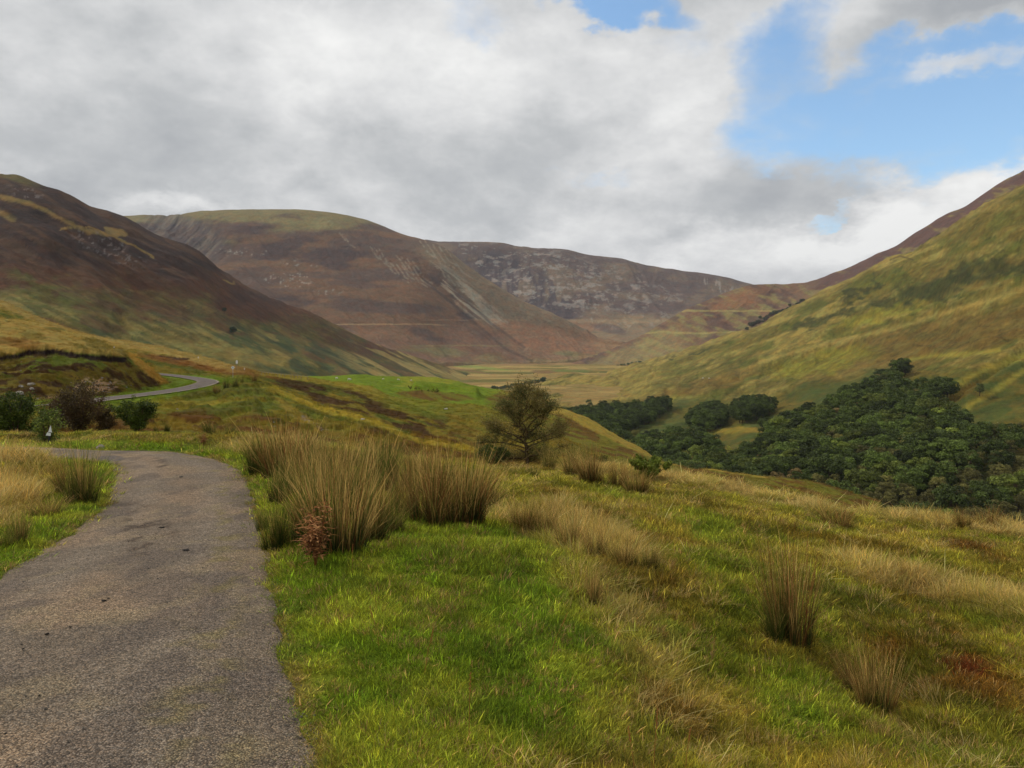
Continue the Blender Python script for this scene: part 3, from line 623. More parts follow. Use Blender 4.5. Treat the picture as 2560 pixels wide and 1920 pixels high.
# ---- cut bank with the peat edge
SCAR = [(-120, 905), (0, 893), (45, 888), (70, 878), (140, 878), (200, 888), (312, 898)]
def rel_bk(X, Y, Z, px, py):
    k = ss(px, 520, 430)
    Z = Z + (fbm(X / 16, Y / 16, 4, 151) - .5) * 1.8 * k + HUM(X, Y, 153) * .9 * ss(py, 870, 905) * k
    yy = np.interp(px, [p[0] for p in SCAR], [p[1] for p in SCAR]) + (fbm(px / 18, px * 0, 3, 155) - .5) * 8
    on_ = ss(330 - px, 0, 40)
    Z = Z + ss(yy + 1 - py, -4, 4) * .75 * on_ - .35 * on_ * np.exp(-((py - yy - 6) / 5) ** 2)
    d, rz = near_path(X, Y, R2W)
    return rz - .35 + (Z - rz + .35) * ss(d, 2.4, 9.0)
def c_bk(X, Y, Z, px, py):
    w = fbm(px / 60, py / 18, 5, 156) - .5; w2 = fbm(px / 14, py / 5, 4, 157) - .5
    h = ss(fbm(X / 1.5, Y / 2.4, 4, 153, .6) + (fbm(X / .6, Y / 1.2, 3, 154) - .5) * .3, .48, .58)
    c = mixc(np.broadcast_to(colr(82, 74, 22), X.shape + (3,)), colr(72, 84, 24), ss(fbm(X / 5, Y / 8, 5, 158) + ss(920 - py, 0, 30) * .12, .46, .6))
    c = mixc(c, colr(48, 31, 15), h * .9)
    yy = np.interp(px, [p[0] for p in SCAR], [p[1] for p in SCAR])
    c = mixc(c, mixc(np.broadcast_to(colr(126, 112, 58), X.shape + (3,)), colr(94, 86, 36), ss(fbm(px / 50, (py - px * .2) / 10, 5, 159), .46, .62)), ss(yy - 3 - py, 0, 4) * .95)
    c = mixc(c, colr(94, 66, 26), ss(1.1 - ell(px + w * 60, py + w2 * 12, 60, 858, 90, 14, 8), 0, .5) * .6)
    c = mixc(c, colr(24, 15, 12), ss(np.abs(py - yy - 3 + w2 * 6), 7.5, 4.5) * ss(322 - px, 0, 14))
    c = mixc(c, colr(146, 120, 54), ss(1.1 - ell(px, py + w2 * 8, 370, 925, 75, 12, 40), 0, .5) * .8)
    c = mixc(c, colr(150, 128, 104), ss(fbm(px / 9, py / 4, 4, 161), .46, .56) * ss(1.1 - ell(px + w2 * 26, py + w * 14, 245, 964, 66, 19, -4), 0, .4) * .85)
    return mixc(c, colr(140, 122, 92), ss(fbm(px / 8, py / 3.5, 4, 163), .5, .58) * ss(pdist(px + w2 * 10, py, [(30, 1010), (70, 1000), (140, 996)]), 8, 3) * .7)
sheet('bank', 'ground', [
    [(-700, 1040, 62), (0, 1022, 66), (150, 1012, 70), (240, 1002, 78), (350, 985, 94), (434, 974, 104), (480, 972, 110), (560, 990, 115)],
    [(-700, 940, 84), (0, 950, 80), (150, 945, 82), (240, 950, 86), (330, 950, 96), (400, 957, 107), (450, 968, 112), (480, 978, 114), (560, 995, 118)],
    [(-700, 880, 96), (0, 896, 95), (60, 892, 95), (130, 888, 96), (300, 902, 102), (346, 910, 108), (407, 940, 114), (452, 968, 116), (480, 982, 118), (560, 1000, 120)],
    [(-700, 760, 130), (0, 807, 122), (122, 823, 124), (200, 845, 123), (285, 872, 122), (346, 896, 119), (407, 934, 119), (452, 968, 120), (480, 986, 122), (560, 1010, 124)],
    [(-700, 800, 190), (0, 875, 165), (122, 895, 160), (285, 925, 150), (407, 960, 140), (480, 1000, 138), (560, 1015, 140)]],
    -700, 560, 620, [60, 70, 70, 12], rel_bk, c_bk, m_moor)

# ---- wide base ground beneath everything, to the horizon
q, lt = grid_faces(2, 2)
SH_c = np.broadcast_to(colr(96, 90, 44), (4, 3))
o = link_mesh('ground', [(-9000, -3000, -95), (9000, -3000, -95), (-9000, 12000, -95), (9000, 12000, -95)], q, lt, m_mid, SH_c); tag(o, kind='structure')
# ------------------------------------------------------------------ near ground
CTL = [(770, 1920, 3.94), (0, 1450, 7.6), (655, 1392, 8.58), (297, 1203, 14.8), (586, 1171, 16.9), (434, 1130, 20.6), (260, 1142, 19.4), (0, 1122, 22.5), (-300, 1125, 24), (40, 1250, 13.2), (-200, 1300, 11.5), (450, 1116, 24), (600, 1116, 30), (700, 1108, 36), (800, 1114, 36), (905, 1131, 34), (1042, 1168, 30), (1187, 1191, 27), (1230, 1188, 30), (1353, 1176, 34), (1450, 1184, 35), (1570, 1198, 34), (1679, 1211, 33), (1787, 1224, 32), (2049, 1280, 28), (2230, 1316, 26), (2397, 1344, 26), (2560, 1362, 25.5), (2900, 1404, 25), (3400, 1474, 24), (450, 1092, 50), (250, 1092, 46), (0, 1095, 46), (-400, 1100, 45), (700, 1115, 50), (905, 1215, 48), (1187, 1285, 45), (1353, 1315, 48), (1679, 1395, 48), (2049, 1475, 46), (2560, 1585, 43), (3400, 1700, 40), (600, 1125, 68), (0, 1060, 66), (1187, 1325, 66), (1679, 1505, 68), (2560, 1775, 66), (-700, 1060, 64), (3400, 1925, 60), (1100, 1700, 5.55), (900, 1600, 6.0), (1100, 1400, 8.7), (1000, 1250, 13.2), (1400, 1600, 6.9), (1500, 1920, 4.6), (1500, 1400, 10), (1500, 1250, 17.5), (1900, 1600, 7.9), (1900, 1920, 5.0), (2200, 1700, 7.3), (2560, 1920, 5.3), (2560, 1600, 9.0), (2560, 1400, 15.5), (1900, 1400, 12.3), (1900, 1270, 20.5), (2250, 1400, 14), (2300, 1500, 11.2), (1250, 1480, 7.75), (1700, 1750, 5.7)]
cw = [tuple(W(*p)) for p in CTL] + [(-8, 0, .05), (-2, 0, 0), (3, 0, -.18), (9, 0, -1.1), (-9, -7, .2), (0, -7, 0), (9, -7, -1), (-14, 10, 0), (-26, 22, .2), (-45, 45, -1), (22, 8, -2.2)]
cw = np.array(cw)
def tps(r2): return np.where(r2 > 1e-12, r2 * np.log(r2 + 1e-12), 0)
_n = len(cw); _K = tps((cw[:, None, 0] - cw[None, :, 0]) ** 2 + (cw[:, None, 1] - cw[None, :, 1]) ** 2) + np.eye(_n) * .6
_A = np.zeros((_n + 3, _n + 3)); _A[:_n, :_n] = _K; _A[:_n, _n] = 1; _A[:_n, _n + 1:] = cw[:, :2]; _A[_n, :_n] = 1; _A[_n + 1:, :_n] = cw[:, :2].T
_w = np.linalg.solve(_A, np.concatenate([cw[:, 2], [0, 0, 0]]))
def z_base(x, y):
    z = _w[_n] + _w[_n + 1] * x + _w[_n + 2] * y
    for i in range(_n): z = z + _w[i] * tps((x - cw[i, 0]) ** 2 + (y - cw[i, 1]) ** 2)
    return z
# the near road as left and right edges in world metres
def gp(px, py):
    D = EYE * F / (py - HZ - 44.0); return ((px - 1280) / F * D, D)
ER = [(-.15, -3), (-.35, 0), (-.7, 2.0)] + [gp(*p) for p in [(770, 1920), (745, 1808), (709, 1682), (676, 1537), (657, 1405), (651, 1359), (637, 1275), (615, 1208), (586, 1174), (524, 1146), (434, 1132), (340, 1129), (260, 1129)]] + [(-13.2, 22.2), (-15.5, 24.0), (-19, 26.5), (-24, 30)]
EL = [(-4.3, -3), (-4.4, 0), (-4.6, 4)] + [(-4.85, 6.2)] + [gp(*p) for p in [(0, 1450), (90, 1392), (137, 1358), (203, 1315), (268, 1254), (294, 1208), (290, 1180), (262, 1160)]] + [(-11.6, 18.8), (-14.0, 20.6), (-17, 22.0), (-22, 25), (-27, 29)]
def resamp(pts, n):
    p = cr_path([(a, b, 0) for a, b in pts], 10)[:, :2]; s = np.concatenate([[0], np.cumsum(np.hypot(*np.diff(p, axis=0).T))]); t = np.linspace(0, s[-1], n)
    return np.stack([np.interp(t, s, p[:, 0]), np.interp(t, s, p[:, 1])], -1)
NR = 260
eR = resamp(ER, NR); eL = resamp(EL, NR)
ring = np.concatenate([eR[::3], eL[::-3]])
def road_sd(x, y):
    """signed distance to the road outline (negative inside)"""
    d = np.minimum(pdist(x, y, eR[::4]), pdist(x, y, eL[::4]))
    return np.where(inpoly(x, y, [tuple(p) for p in ring]), -d, d)
# pixel-like surface coordinates used to say where vegetation zones lie
def npx(X, Y, Z): Yc = np.maximum(Y, .6); return 1280 + X / Yc * F, HZ - (Z - EYE) / Yc * F
HOLE = [(2150, 1640, 230, 110, 40, .22), (2380, 1560, 170, 50, 15, .16), (1240, 1480, 110, 40, 0, .05)]
def z_near(X, Y, zb=None, sd=None):
    zb = z_base(X, Y) if zb is None else zb
    sd = road_sd(X, Y) if sd is None else sd
    px, py = npx(X, Y, zb)
    lawn = ss(1.2 - ell(px, py, 1000, 1720, 520, 420, 0), 0, .5)
    rough = ss(sd, .3, 1.6) * (1 - .45 * lawn)
    z = zb + ((fbm(X / 1.7, Y / 1.7, 4, 171) - .5) * .46 + (fbm(X / .45, Y / .45, 3, 173) - .5) * .10 + (fbm(X / 5, Y / 5, 3, 175) - .5) * .6) * rough
    z = z + HUM(X, Y, 177) * .28 * ss(Y, 16, 24) * ss(sd, 1, 3)
    for cx, cy, rx, ry, ro, d in HOLE: z = z - d * ss(1.2 - ell(px, py, cx, cy, rx, ry, ro), 0, .8)
    z = z + ss(sd, .02, .25) * .02 + ss(sd, .1, .9) * .06
    return z - .06 * ss(sd, -.02, -.30)
u = np.linspace(-2000, 4500, 900); Yr = np.concatenate([np.linspace(-7, 2.4, 24), np.geomspace(2.5, 74, 520)])
U, Yg = np.meshgrid(u, Yr); Xg = (U - 1280) / F * (np.maximum(Yg, 0) + 3)
zb = z_base(Xg, Yg); sdg = road_sd(Xg, Yg); Zg = z_near(Xg, Yg, zb, sdg)
pxg, pyg = npx(Xg, Yg, Zg)
def veg_near(X, Y, px, py, sd):
    """what grows where on the near ground: colour, and fraction of lush lawn / dry long grass / brown moss"""
    w = fbm(X / 1.6, Y / 2.2, 4, 181) - .5; w2 = fbm(X / .5, Y / .7, 4, 183) - .5
    lawn = np.maximum.reduce([ss(1.15 - ell(px + w * 260, py + w * 160, 1040, 1620, 560, 430, 12), 0, .5),
                              ss(1.15 - ell(px, py + w * 60, 1080, 1370, 330, 80, 0), 0, .5),
                              ss(1.3 - sd + w * .5, 0, .5) * ss(px, 880, 760),
                              ss(1.1 - ell(px, py + w * 20, 420, 1118, 300, 14, 0), 0, .5),
                              ss(1.1 - ell(px, py, 2000, 1760, 150, 120, 30) + w, 0, .5) * .7, ss(1.1 - ell(px + w * 90, py + w * 40, 1780, 1330, 110, 40, 20), 0, .5) * .7,
                              ss(1.1 - ell(px + w * 200, py + w * 80, 1900, 1500, 260, 60, 20), 0, .5) * .6])
    dry = np.maximum.reduce([ss(1.15 - ell(px + w * 200, py + w * 60, 1420, 1330, 210, 60, 14), 0, .5) * .75,
                             ss(1.15 - ell(px + w * 260, py + w * 160, 1620, 1640, 120, 330, -30), 0, .7) * .45,
                             ss(40 + w * 46 - (py - np.interp(px, [1150, 1353, 1679, 2049, 2397, 2700], [1165, 1148, 1182, 1250, 1302, 1330])), 0, 30) * ss(px, 1150, 1400) * .9,
                             ss(1.15 - ell(px + w * 200, py + w * 60, 2360, 1480, 330, 34, 14), 0, .5) * .8,
                             ss(1.15 - ell(px + w * 60, py + w * 40, 40, 1250, 170, 90, 0), 0, .5) * ss(sd, .7, 1.6),
                             ss(1.1 - ell(px, py + w * 20, 640, 1118, 170, 14, 0), 0, .5), ss(1.1 - ell(px, py + w * 20, 60, 1145, 130, 14, 0), 0, .5) * ss(sd, .5, 1)])
    moss = np.maximum.reduce([ss(1.15 - ell(px + w * 200, py + w * 120, 2330, 1660, 230, 110, 25), 0, .5), ss(1.1 - ell(px + w * 90, py + w * 40, 2450, 1385, 110, 24, 20), 0, .5),
                              ss(1.1 - ell(px + w * 60, py + w * 20, 500, 1100, 260, 12), 0, .5) * .6, ss(1.1 - ell(px + w * 60, py, 1290, 1172, 60, 12), 0, .5) * .8,
                              ss(fbm(X / 1.1, Y / 1.1, 3, 187), .62, .70) * .6 * (1 - lawn)])
    return lawn, dry * (1 - lawn * .5), moss, w, w2
def c_near(X, Y, Z, px, py, sd, soil=1.0):
    lawn, dry, moss, w, w2 = veg_near(X, Y, px, py, sd)
    c = mixc(np.broadcast_to(colr(110, 112, 36), X.shape + (3,)), colr(88, 100, 28), ss(w, -.1, .1))
    c = mixc(c, colr(128, 118, 52), ss(fbm(X / .9, Y / 1.1, 4, 189), .50, .62) * .55)
    c = mixc(c, colr(56, 62, 20), ss(fbm(X / .8, Y / 1.3, 4, 190), .60, .68) * .5)
    c = mixc(c, mixc(np.broadcast_to(colr(88, 112, 26), X.shape + (3,)), colr(116, 130, 40), ss(w2, -.1, .12)), lawn)
    c = mixc(c, colr(66, 88, 22), lawn * ss(fbm(X / .6, Y / .8, 4, 191), .56, .66) * .6)
    c = mixc(c, mixc(np.broadcast_to(colr(136, 124, 74), X.shape + (3,)), colr(112, 108, 50), ss(w2, -.08, .12)), dry * .9)
    c = mixc(c, mixc(np.broadcast_to(colr(84, 58, 22), X.shape + (3,)), colr(70, 72, 20), ss(w2, -.05, .1)), moss * .85)
    c = mixc(c, colr(86, 34, 16), ss(1.0 - ell(px + w * 60, py + w2 * 30, 2400, 1668, 70, 26, 10), 0, .5) * .8)
    edge = ss(.10 + w2 * .25 - np.abs(sd - .06), 0, .1)
    return mixc(c, colr(120, 98, 66), edge * .5)
colg = c_near(Xg, Yg, Zg, pxg, pyg, sdg)
q, lt = grid_faces(*Zg.shape)
o = link_mesh('ground', np.stack([Xg, Yg, Zg], -1).reshape(-1, 3), q, lt, m_near, np.clip(colg * .62, .002, .9).reshape(-1, 3)); tag(o, kind='structure')
SH['near'] = dict(P=np.stack([Xg, Yg, Zg], -1), px=pxg, py=pyg, col=colg, obj=o, sd=sdg)

def at_near(px, py):
    """first point of the near ground along the sight line through a photo position"""
    s = SH['near']; j = None
    D = np.geomspace(2.6, 60, 2500); X = (px - 1280) / F * D; zr = EYE + (HZ - py) / F * D
    col = (px - 1280) / F * D; z = np.empty_like(D)
    iy = np.clip(np.interp(D, Yr, np.arange(len(Yr))), 0, len(Yr) - 1.001); uu = X / (D + 3) * F + 1280
    ix = np.clip((uu - u[0]) / (u[1] - u[0]), 0, len(u) - 1.001); i0 = iy.astype(int); j0 = ix.astype(int); a = iy - i0; b = ix - j0
    G = Zg; z = (G[i0, j0] * (1 - b) + G[i0, j0 + 1] * b) * (1 - a) + (G[i0 + 1, j0] * (1 - b) + G[i0 + 1, j0 + 1] * b) * a
    k = np.argmax(zr < z) if (zr < z).any() else np.argmin(zr - z)
    return np.array([X[k], D[k], z[k]])
def z_at(x, y): return float(z_near(np.array([x], float), np.array([y], float))[0])

# ------------------------------------------------------------------ the road surface
def road_mat():
    m = bpy.data.materials.new('worn_tarmac'); m.use_nodes = True; t = m.node_tree; b = NB(t); p = t.nodes['Principled BSDF']
    p.inputs['Roughness'].default_value = .88; p.inputs['Specular IOR Level'].default_value = .25
    co = b.n('ShaderNodeTexCoord').outputs['Object']; at = b.n('ShaderNodeAttribute', attribute_name='Col').outputs['Color']
    vo = b.n('ShaderNodeTexVoronoi'); b.put(vo.inputs['Vector'], co); vo.inputs['Scale'].default_value = 95; vo.inputs['Randomness'].default_value = 1
    vc = b.n('ShaderNodeSeparateColor'); b.put(vc.inputs[0], vo.outputs['Color'])
    v2 = b.n('ShaderNodeTexVoronoi'); b.put(v2.inputs['Vector'], co); v2.inputs['Scale'].default_value = 40
    vd = b.n('ShaderNodeSeparateColor'); b.put(vd.inputs[0], v2.outputs['Color'])
    k = b.m('ADD', .44, b.m('MULTIPLY', b.m('POWER', vc.outputs[0], 1.6), 1.25))
    k = b.m('ADD', k, b.m('MULTIPLY', b.m('POWER', vd.outputs[1], 6), .55))
    k = b.m('MULTIPLY', k, b.ss(vo.outputs['Distance'], .62, .25, .55, 1.0))
    k = b.m('MULTIPLY', k, b.m('ADD', .68, b.m('MULTIPLY', b.noise(co, 1.3, 8, .65), .64)))
    k = b.m('MULTIPLY', k, b.m('ADD', .72, b.m('MULTIPLY', b.noise(co, 7, 6, .6), .56)))
    warm = b.mix(vc.outputs[1], (1.10, 1.01, .86, 1), (.96, 1.02, 1.03, 1))
    c = b.mix(1.0, b.v('SCALE', at, scale=k), warm, 'MULTIPLY'); b.put(p.inputs['Base Color'], c)
    bp = b.n('ShaderNodeBump'); bp.inputs['Distance'].default_value = .012; b.put(bp.inputs['Height'], b.m('ADD', b.m('MULTIPLY', vo.outputs['Distance'], -1.0), b.m('MULTIPLY', b.noise(co, 20, 6, .7), 1.0))); t.links.new(bp.outputs[0], p.inputs['Normal'])
    return m
m_road = road_mat()
NA = 46
tt = np.linspace(0, 1, NA)
wob = (fbm(np.arange(NR) / 5., np.zeros(NR), 4, 201) - .5) * .22; wob2 = (fbm(np.arange(NR) / 5., np.zeros(NR) + 9, 4, 203) - .5) * .22
dirn = (eR - eL) / np.hypot(*(eR - eL).T)[:, None]
nr = 4; i4 = np.linspace(0, NR - 1, NR * nr)
def up4(a): return np.stack([np.interp(i4, np.arange(NR), a[:, k]) for k in range(2)], -1)
fine_w = (fbm(i4 / 2.2, i4 * 0, 4, 205) - .5) * .12
A = up4(eL - dirn * (.16 + wob[:, None])) - up4(dirn) * fine_w[:, None]; Bp = up4(eR + dirn * (.17 + wob2[:, None])) + up4(dirn) * fine_w[::-1][:, None]
RX = A[:, None, 0] + (Bp - A)[:, None, 0] * tt; RY = A[:, None, 1] + (Bp - A)[:, None, 1] * tt
camber = .035 * (1 - (2 * tt - 1) ** 2) - .085 * (1 - ss(np.minimum(tt, 1 - tt), 0, .055))
RZ = z_base(RX, RY) + camber[None] + .012 + (fbm(RX / 1.2, RY / 1.2, 3, 207) - .5) * .02
crs = np.abs(2 * tt - 1)[None] + 0 * RX
rp, rq = npx(RX, RY, RZ)
rc = mixc(np.broadcast_to(colr(108, 98, 90, 1.3), RX.shape + (3,)), colr(126, 110, 96, 1.3), ss(fbm(RX / 1.1, RY / 1.6, 5, 209), .42, .62))
wt = np.maximum(np.exp(-((tt[None] - .27) / .10) ** 2), np.exp(-((tt[None] - .70) / .10) ** 2)) + 0 * RX
rc = mixc(rc, colr(128, 120, 114, 1.3), wt * .35)
rc = mixc(rc, colr(88, 80, 78, 1.3), ss(fbm(RX / .5, RY / 1.3, 5, 211), .56, .66) * .55)
rc = mixc(rc, colr(136, 124, 102, 1.3), ss(fbm(RX / .35, RY / .5, 4, 213), .60, .72) * .35)
rc = mixc(rc, colr(112, 104, 54, 1.3), ss(fbm(RX / .16, RY / .3, 4, 215), .52, .66) * ss(np.abs(tt[None] - .80) + 0 * RX, .10, .03) * .45)
rc = mixc(rc, colr(108, 96, 74, 1.3), ss(crs, .90, .99) * .7)
rc = mixc(rc, colr(84, 80, 84, 1.3), ss(1 - ell(rp, rq, 275, 1146, 42, 9), 0, .3) * .8)
rc = mixc(rc, colr(70, 58, 52, 1.3), ss(1.1 - ell(rp, rq, 400, 1158, 26, 14, 20), 0, .5) * ss(fbm(RX / .3, RY / .5, 3, 217), .42, .6) * .8)
rc = mixc(rc, colr(66, 54, 46, 1.3), ss(fbm(RX / .16, RY / .3, 3, 219), .60, .68) * ss(1.2 - ell(rp, rq, 370, 1330, 70, 70), 0, .5) * .75)
rc = mixc(rc, colr(76, 70, 68, 1.3), ss(1.05 - ell(rp, rq, 60, 1690, 70, 12, -14), 0, .5) * .5)
rc = rc * np.array([.88, .90, .88])
q, lt = grid_faces(*RX.shape)
o = link_mesh('road', np.stack([RX, RY, RZ], -1).reshape(-1, 3), q, lt, m_road, np.clip(rc, .002, .9).reshape(-1, 3)); tag(o, kind='structure')
# second length beyond the dip
def ribbon(path, w, lift, c1, name):
    p = cr_path(path, 6); d = np.gradient(p[:, :2], axis=0); n = np.stack([-d[:, 1], d[:, 0]], -1); n /= np.hypot(*n.T)[:, None] + 1e-9
    t = np.linspace(-.5, .5, 13)
    X = p[:, 0:1] + n[:, 0:1] * w * t; Y = p[:, 1:2] + n[:, 1:2] * w * t; Z = p[:, 2:3] + lift + 0 * X + .04 * (1 - 4 * t * t)
    c = mixc(np.broadcast_to(colr(*c1), X.shape + (3,)), colr(128, 122, 120), ss(np.abs(t), .34, .5)[None] + 0 * X)
    c = mixc(c, colr(168, 160, 150), ss(.5 - np.abs(t), .10, .0)[None] * (t < 0)[None] * ss(fbm(X / 6, Y / 6, 3, 221), .3, .5) * .9)
    q, lt = grid_faces(*X.shape); o = link_mesh(name, np.stack([X, Y, Z], -1).reshape(-1, 3), q, lt, m_road, c.reshape(-1, 3)); tag(o, kind='structure')
ribbon([tuple(p) for p in R2W[::4]], 3.3, .02, (98, 92, 92), 'road')

# ------------------------------------------------------------------ blades: grass, rush
def ribbons(base, az, h, l0, l1, width, seg, col, droop=0.0, faz=None):
    """n curved tapering blades; returns verts, flat faces, loop totals, colours"""
    n = len(base); t = np.linspace(0, 1, seg + 1)
    hd = h[:, None] * (l0[:, None] * t + l1[:, None] * t ** 2); hz = h[:, None] * (t - droop * t ** 2 * np.abs(l1)[:, None])
    px = base[:, 0:1] + hd * np.cos(az)[:, None]; py = base[:, 1:2] + hd * np.sin(az)[:, None]; pz = base[:, 2:3] + hz
    fa = (az + np.pi / 2 if faz is None else faz)
    wv = width[:, None] * (1 - .75 * t[:-1] ** 1.5) * .5
    ca, sa = np.cos(fa)[:, None], np.sin(fa)[:, None]
    L = np.stack([px[:, :-1] - ca * wv, py[:, :-1] - sa * wv, pz[:, :-1]], -1); R = np.stack([px[:, :-1] + ca * wv, py[:, :-1] + sa * wv, pz[:, :-1]], -1)
    V = np.concatenate([np.stack([L, R], 2).reshape(n, -1, 3), np.stack([px[:, -1], py[:, -1], pz[:, -1]], -1)[:, None]], 1)
    nv = 2 * seg + 1; f = []
    lt = []
    for s in range(seg - 1): f += [2 * s, 2 * s + 1, 2 * s + 3, 2 * s + 2]; lt.append(4)
    f += [2 * seg - 2, 2 * seg - 1, 2 * seg]; lt.append(3)
    Fc = (np.array(f)[None] + (np.arange(n) * nv)[:, None]).ravel(); LT = np.tile(lt, n)
    tv = np.concatenate([np.repeat(t[:-1], 2), [1.0]])
    cv = col(tv)                                                   # (n,nv,3)
    return V.reshape(-1, 3), Fc, LT, cv.reshape(-1, 3)

m_grass = col_mat('grass_blade', 'Col', .7, .35, instancer=True)
m_rush = col_mat('rush_stalk', 'Col', .75, .25)
hid = []
def tuft(name, seed, n, rad, h0, h1, lean, width, seg=2, sway=.5, vary=.3):
    r = np.random.RandomState(seed); a = r.rand(n) * 6.283; rr = np.sqrt(r.rand(n)) * rad
    base = np.stack([rr * np.cos(a), rr * np.sin(a), -.015 + 0 * a], -1); az = a + r.randn(n) * .9
    h = h0 + (h1 - h0) * r.rand(n); v = np.exp(r.randn(n) * vary); hue = r.randn(n) * .10
    def col(t):
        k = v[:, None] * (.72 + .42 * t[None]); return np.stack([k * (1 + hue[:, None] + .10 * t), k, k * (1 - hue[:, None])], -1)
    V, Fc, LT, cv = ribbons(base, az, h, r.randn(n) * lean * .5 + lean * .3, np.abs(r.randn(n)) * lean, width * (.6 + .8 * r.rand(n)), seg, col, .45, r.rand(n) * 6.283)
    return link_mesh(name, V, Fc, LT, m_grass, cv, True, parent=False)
tufts = bpy.data.collections.new('grass_tufts')
TV = [tuft('lawn_tuft', 1, 60, .10, .03, .075, .6, .0055, 2, vary=.42), tuft('lawn_tuft', 2, 60, .10, .025, .065, .9, .0055, 2, vary=.42), tuft('lawn_tuft', 3, 44, .09, .04, .10, .6, .0055, 2, vary=.42),
      tuft('long_tuft', 4, 80, .11, .08, .32, .45, .0042, 3), tuft('long_tuft', 5, 80, .12, .10, .42, .34, .0042, 3), tuft('long_tuft', 6, 70, .12, .06, .22, .8, .0045, 3)]
for i, o in enumerate(TV): o.name = 'tuft_%d' % i; tufts.objects.link(o)

def instancer(name, coll, P, rot, scl, idx, tint, label=None, kind='stuff', cat=None):
    me = bpy.data.meshes.new(name); me.vertices.add(len(P)); me.vertices.foreach_set('co', np.asarray(P, np.float32).ravel())
    for nm, ty, arr in (('rot', 'FLOAT_VECTOR', rot), ('scl', 'FLOAT_VECTOR', scl), ('tint', 'FLOAT_VECTOR', tint)):
        a = me.attributes.new(nm, ty, 'POINT'); a.data.foreach_set('vector', np.asarray(arr, np.float32).ravel())
    a = me.attributes.new('idx', 'INT', 'POINT'); a.data.foreach_set('value', np.asarray(idx, np.int32))
    o = bpy.data.objects.new(name, me); C.objects.link(o)
    g = bpy.data.node_groups.new(name + '_scatter', 'GeometryNodeTree')
    g.interface.new_socket('Geometry', in_out='INPUT', socket_type='NodeSocketGeometry'); g.interface.new_socket('Geometry', in_out='OUTPUT', socket_type='NodeSocketGeometry')
    N = g.nodes; Lk = g.links.new; gi = N.new('NodeGroupInput'); go = N.new('NodeGroupOutput')
    ci = N.new('GeometryNodeCollectionInfo'); ci.inputs['Collection'].default_value = coll; ci.inputs['Separate Children'].default_value = True; ci.inputs['Reset Children'].default_value = True
    io = N.new('GeometryNodeInstanceOnPoints'); io.inputs['Pick Instance'].default_value = True
    Lk(gi.outputs[0], io.inputs['Points']); Lk(ci.outputs[0], io.inputs['Instance'])
    for nm, ty, sock in (('rot', 'FLOAT_VECTOR', 'Rotation'), ('scl', 'FLOAT_VECTOR', 'Scale'), ('idx', 'INT', 'Instance Index')):
        na = N.new('GeometryNodeInputNamedAttribute'); na.data_type = ty; na.inputs[0].default_value = nm
        if sock == 'Rotation':
            e = N.new('FunctionNodeEulerToRotation'); Lk(na.outputs[0], e.inputs[0]); Lk(e.outputs[0], io.inputs[sock])
        else: Lk(na.outputs[0], io.inputs[sock])
    Lk(io.outputs[0], go.inputs[0])
    md = o.modifiers.new('scatter', 'NODES'); md.node_group = g
    tag(o, label, cat, kind=kind); return o

rng = np.random.RandomState(11)
def bil(A, i, j):
    i0 = i.astype(int); j0 = j.astype(int); a = i - i0; b = j - j0
    if A.ndim == 3: a = a[:, None]; b = b[:, None]
    return (A[i0, j0] * (1 - b) + A[i0, j0 + 1] * b) * (1 - a) + (A[i0 + 1, j0] * (1 - b) + A[i0 + 1, j0 + 1] * b) * a
def near_points(n, y0, y1, x0=-350, x1=2950, pw=1.0):
    """points spread over the near ground, thinning with distance"""
    D = y0 * (y1 / y0) ** (rng.rand(n) ** pw); px = x0 + (x1 - x0) * rng.rand(n); X = (px - 1280) / F * D
    i = np.interp(D, Yr, np.arange(len(Yr))); j = np.clip((X / (D + 3) * F + 1280 - u[0]) / (u[1] - u[0]), 0, len(u) - 1.01); i = np.clip(i, 0, len(Yr) - 1.01)
    P = bil(SH['near']['P'], i, j); return P, bil(sdg, i, j), bil(pxg, i, j), bil(pyg, i, j)
P, sdp, ppx, ppy = near_points(62000, 3.1, 42, pw=.85)
keep = sdp > -.14 + .34 * rng.rand(len(sdp)) ** 1.6; P, sdp, ppx, ppy = P[keep], sdp[keep], ppx[keep], ppy[keep]
lawn, dry, moss, w, w2 = veg_near(P[:, 0], P[:, 1], ppx, ppy, sdp)
colp = c_near(P[:, 0], P[:, 1], P[:, 2], ppx, ppy, sdp)
n = len(P); r = rng.rand(n)
islong = r < (.04 + .60 * dry - .04 * lawn - .02 * moss) * (.55 + .45 * ss(P[:, 1], 6, 12))
idx = np.where(islong, 3 + rng.randint(0, 3, n), rng.randint(0, 3, n))
S = np.clip((P[:, 1] / 7.0) ** .75, .8, 3.2)
sc = np.stack([S, S, np.where(islong, np.clip(S, .7, 1.1), np.clip(S * .85, .62, 1.35))], -1) * (.7 + .6 * rng.rand(n))[:, None]
sc[:, 2] *= np.where(islong, .30 + .42 * dry * ss(P[:, 1], 5, 14), 1.0) * (.45 + .55 * ss(sdp, -.1, .5))
sc[:, 2] *= np.clip(.8 + fbm(P[:, 0] / .5, P[:, 1] / .5, 3, 231), .6, 1.6)
tint = colp * np.exp(rng.randn(n, 1) * .24) * (1.56 - .14 * lawn)[:, None]
straw = islong & (rng.rand(n) < .42); tint[straw] = colr(150, 138, 86) * 1.2 * np.exp(rng.randn(straw.sum(), 1) * .15)
dead = (~islong) & (rng.rand(n) < .10); tint[dead] = colr(140, 122, 78) * 1.1
rot = np.stack([rng.randn(n) * .12, rng.randn(n) * .12, rng.rand(n) * 6.283], -1)
instancer('grass', tufts, P, rot, sc, idx, tint, 'short lush and long dry grass covering the verges and bank')
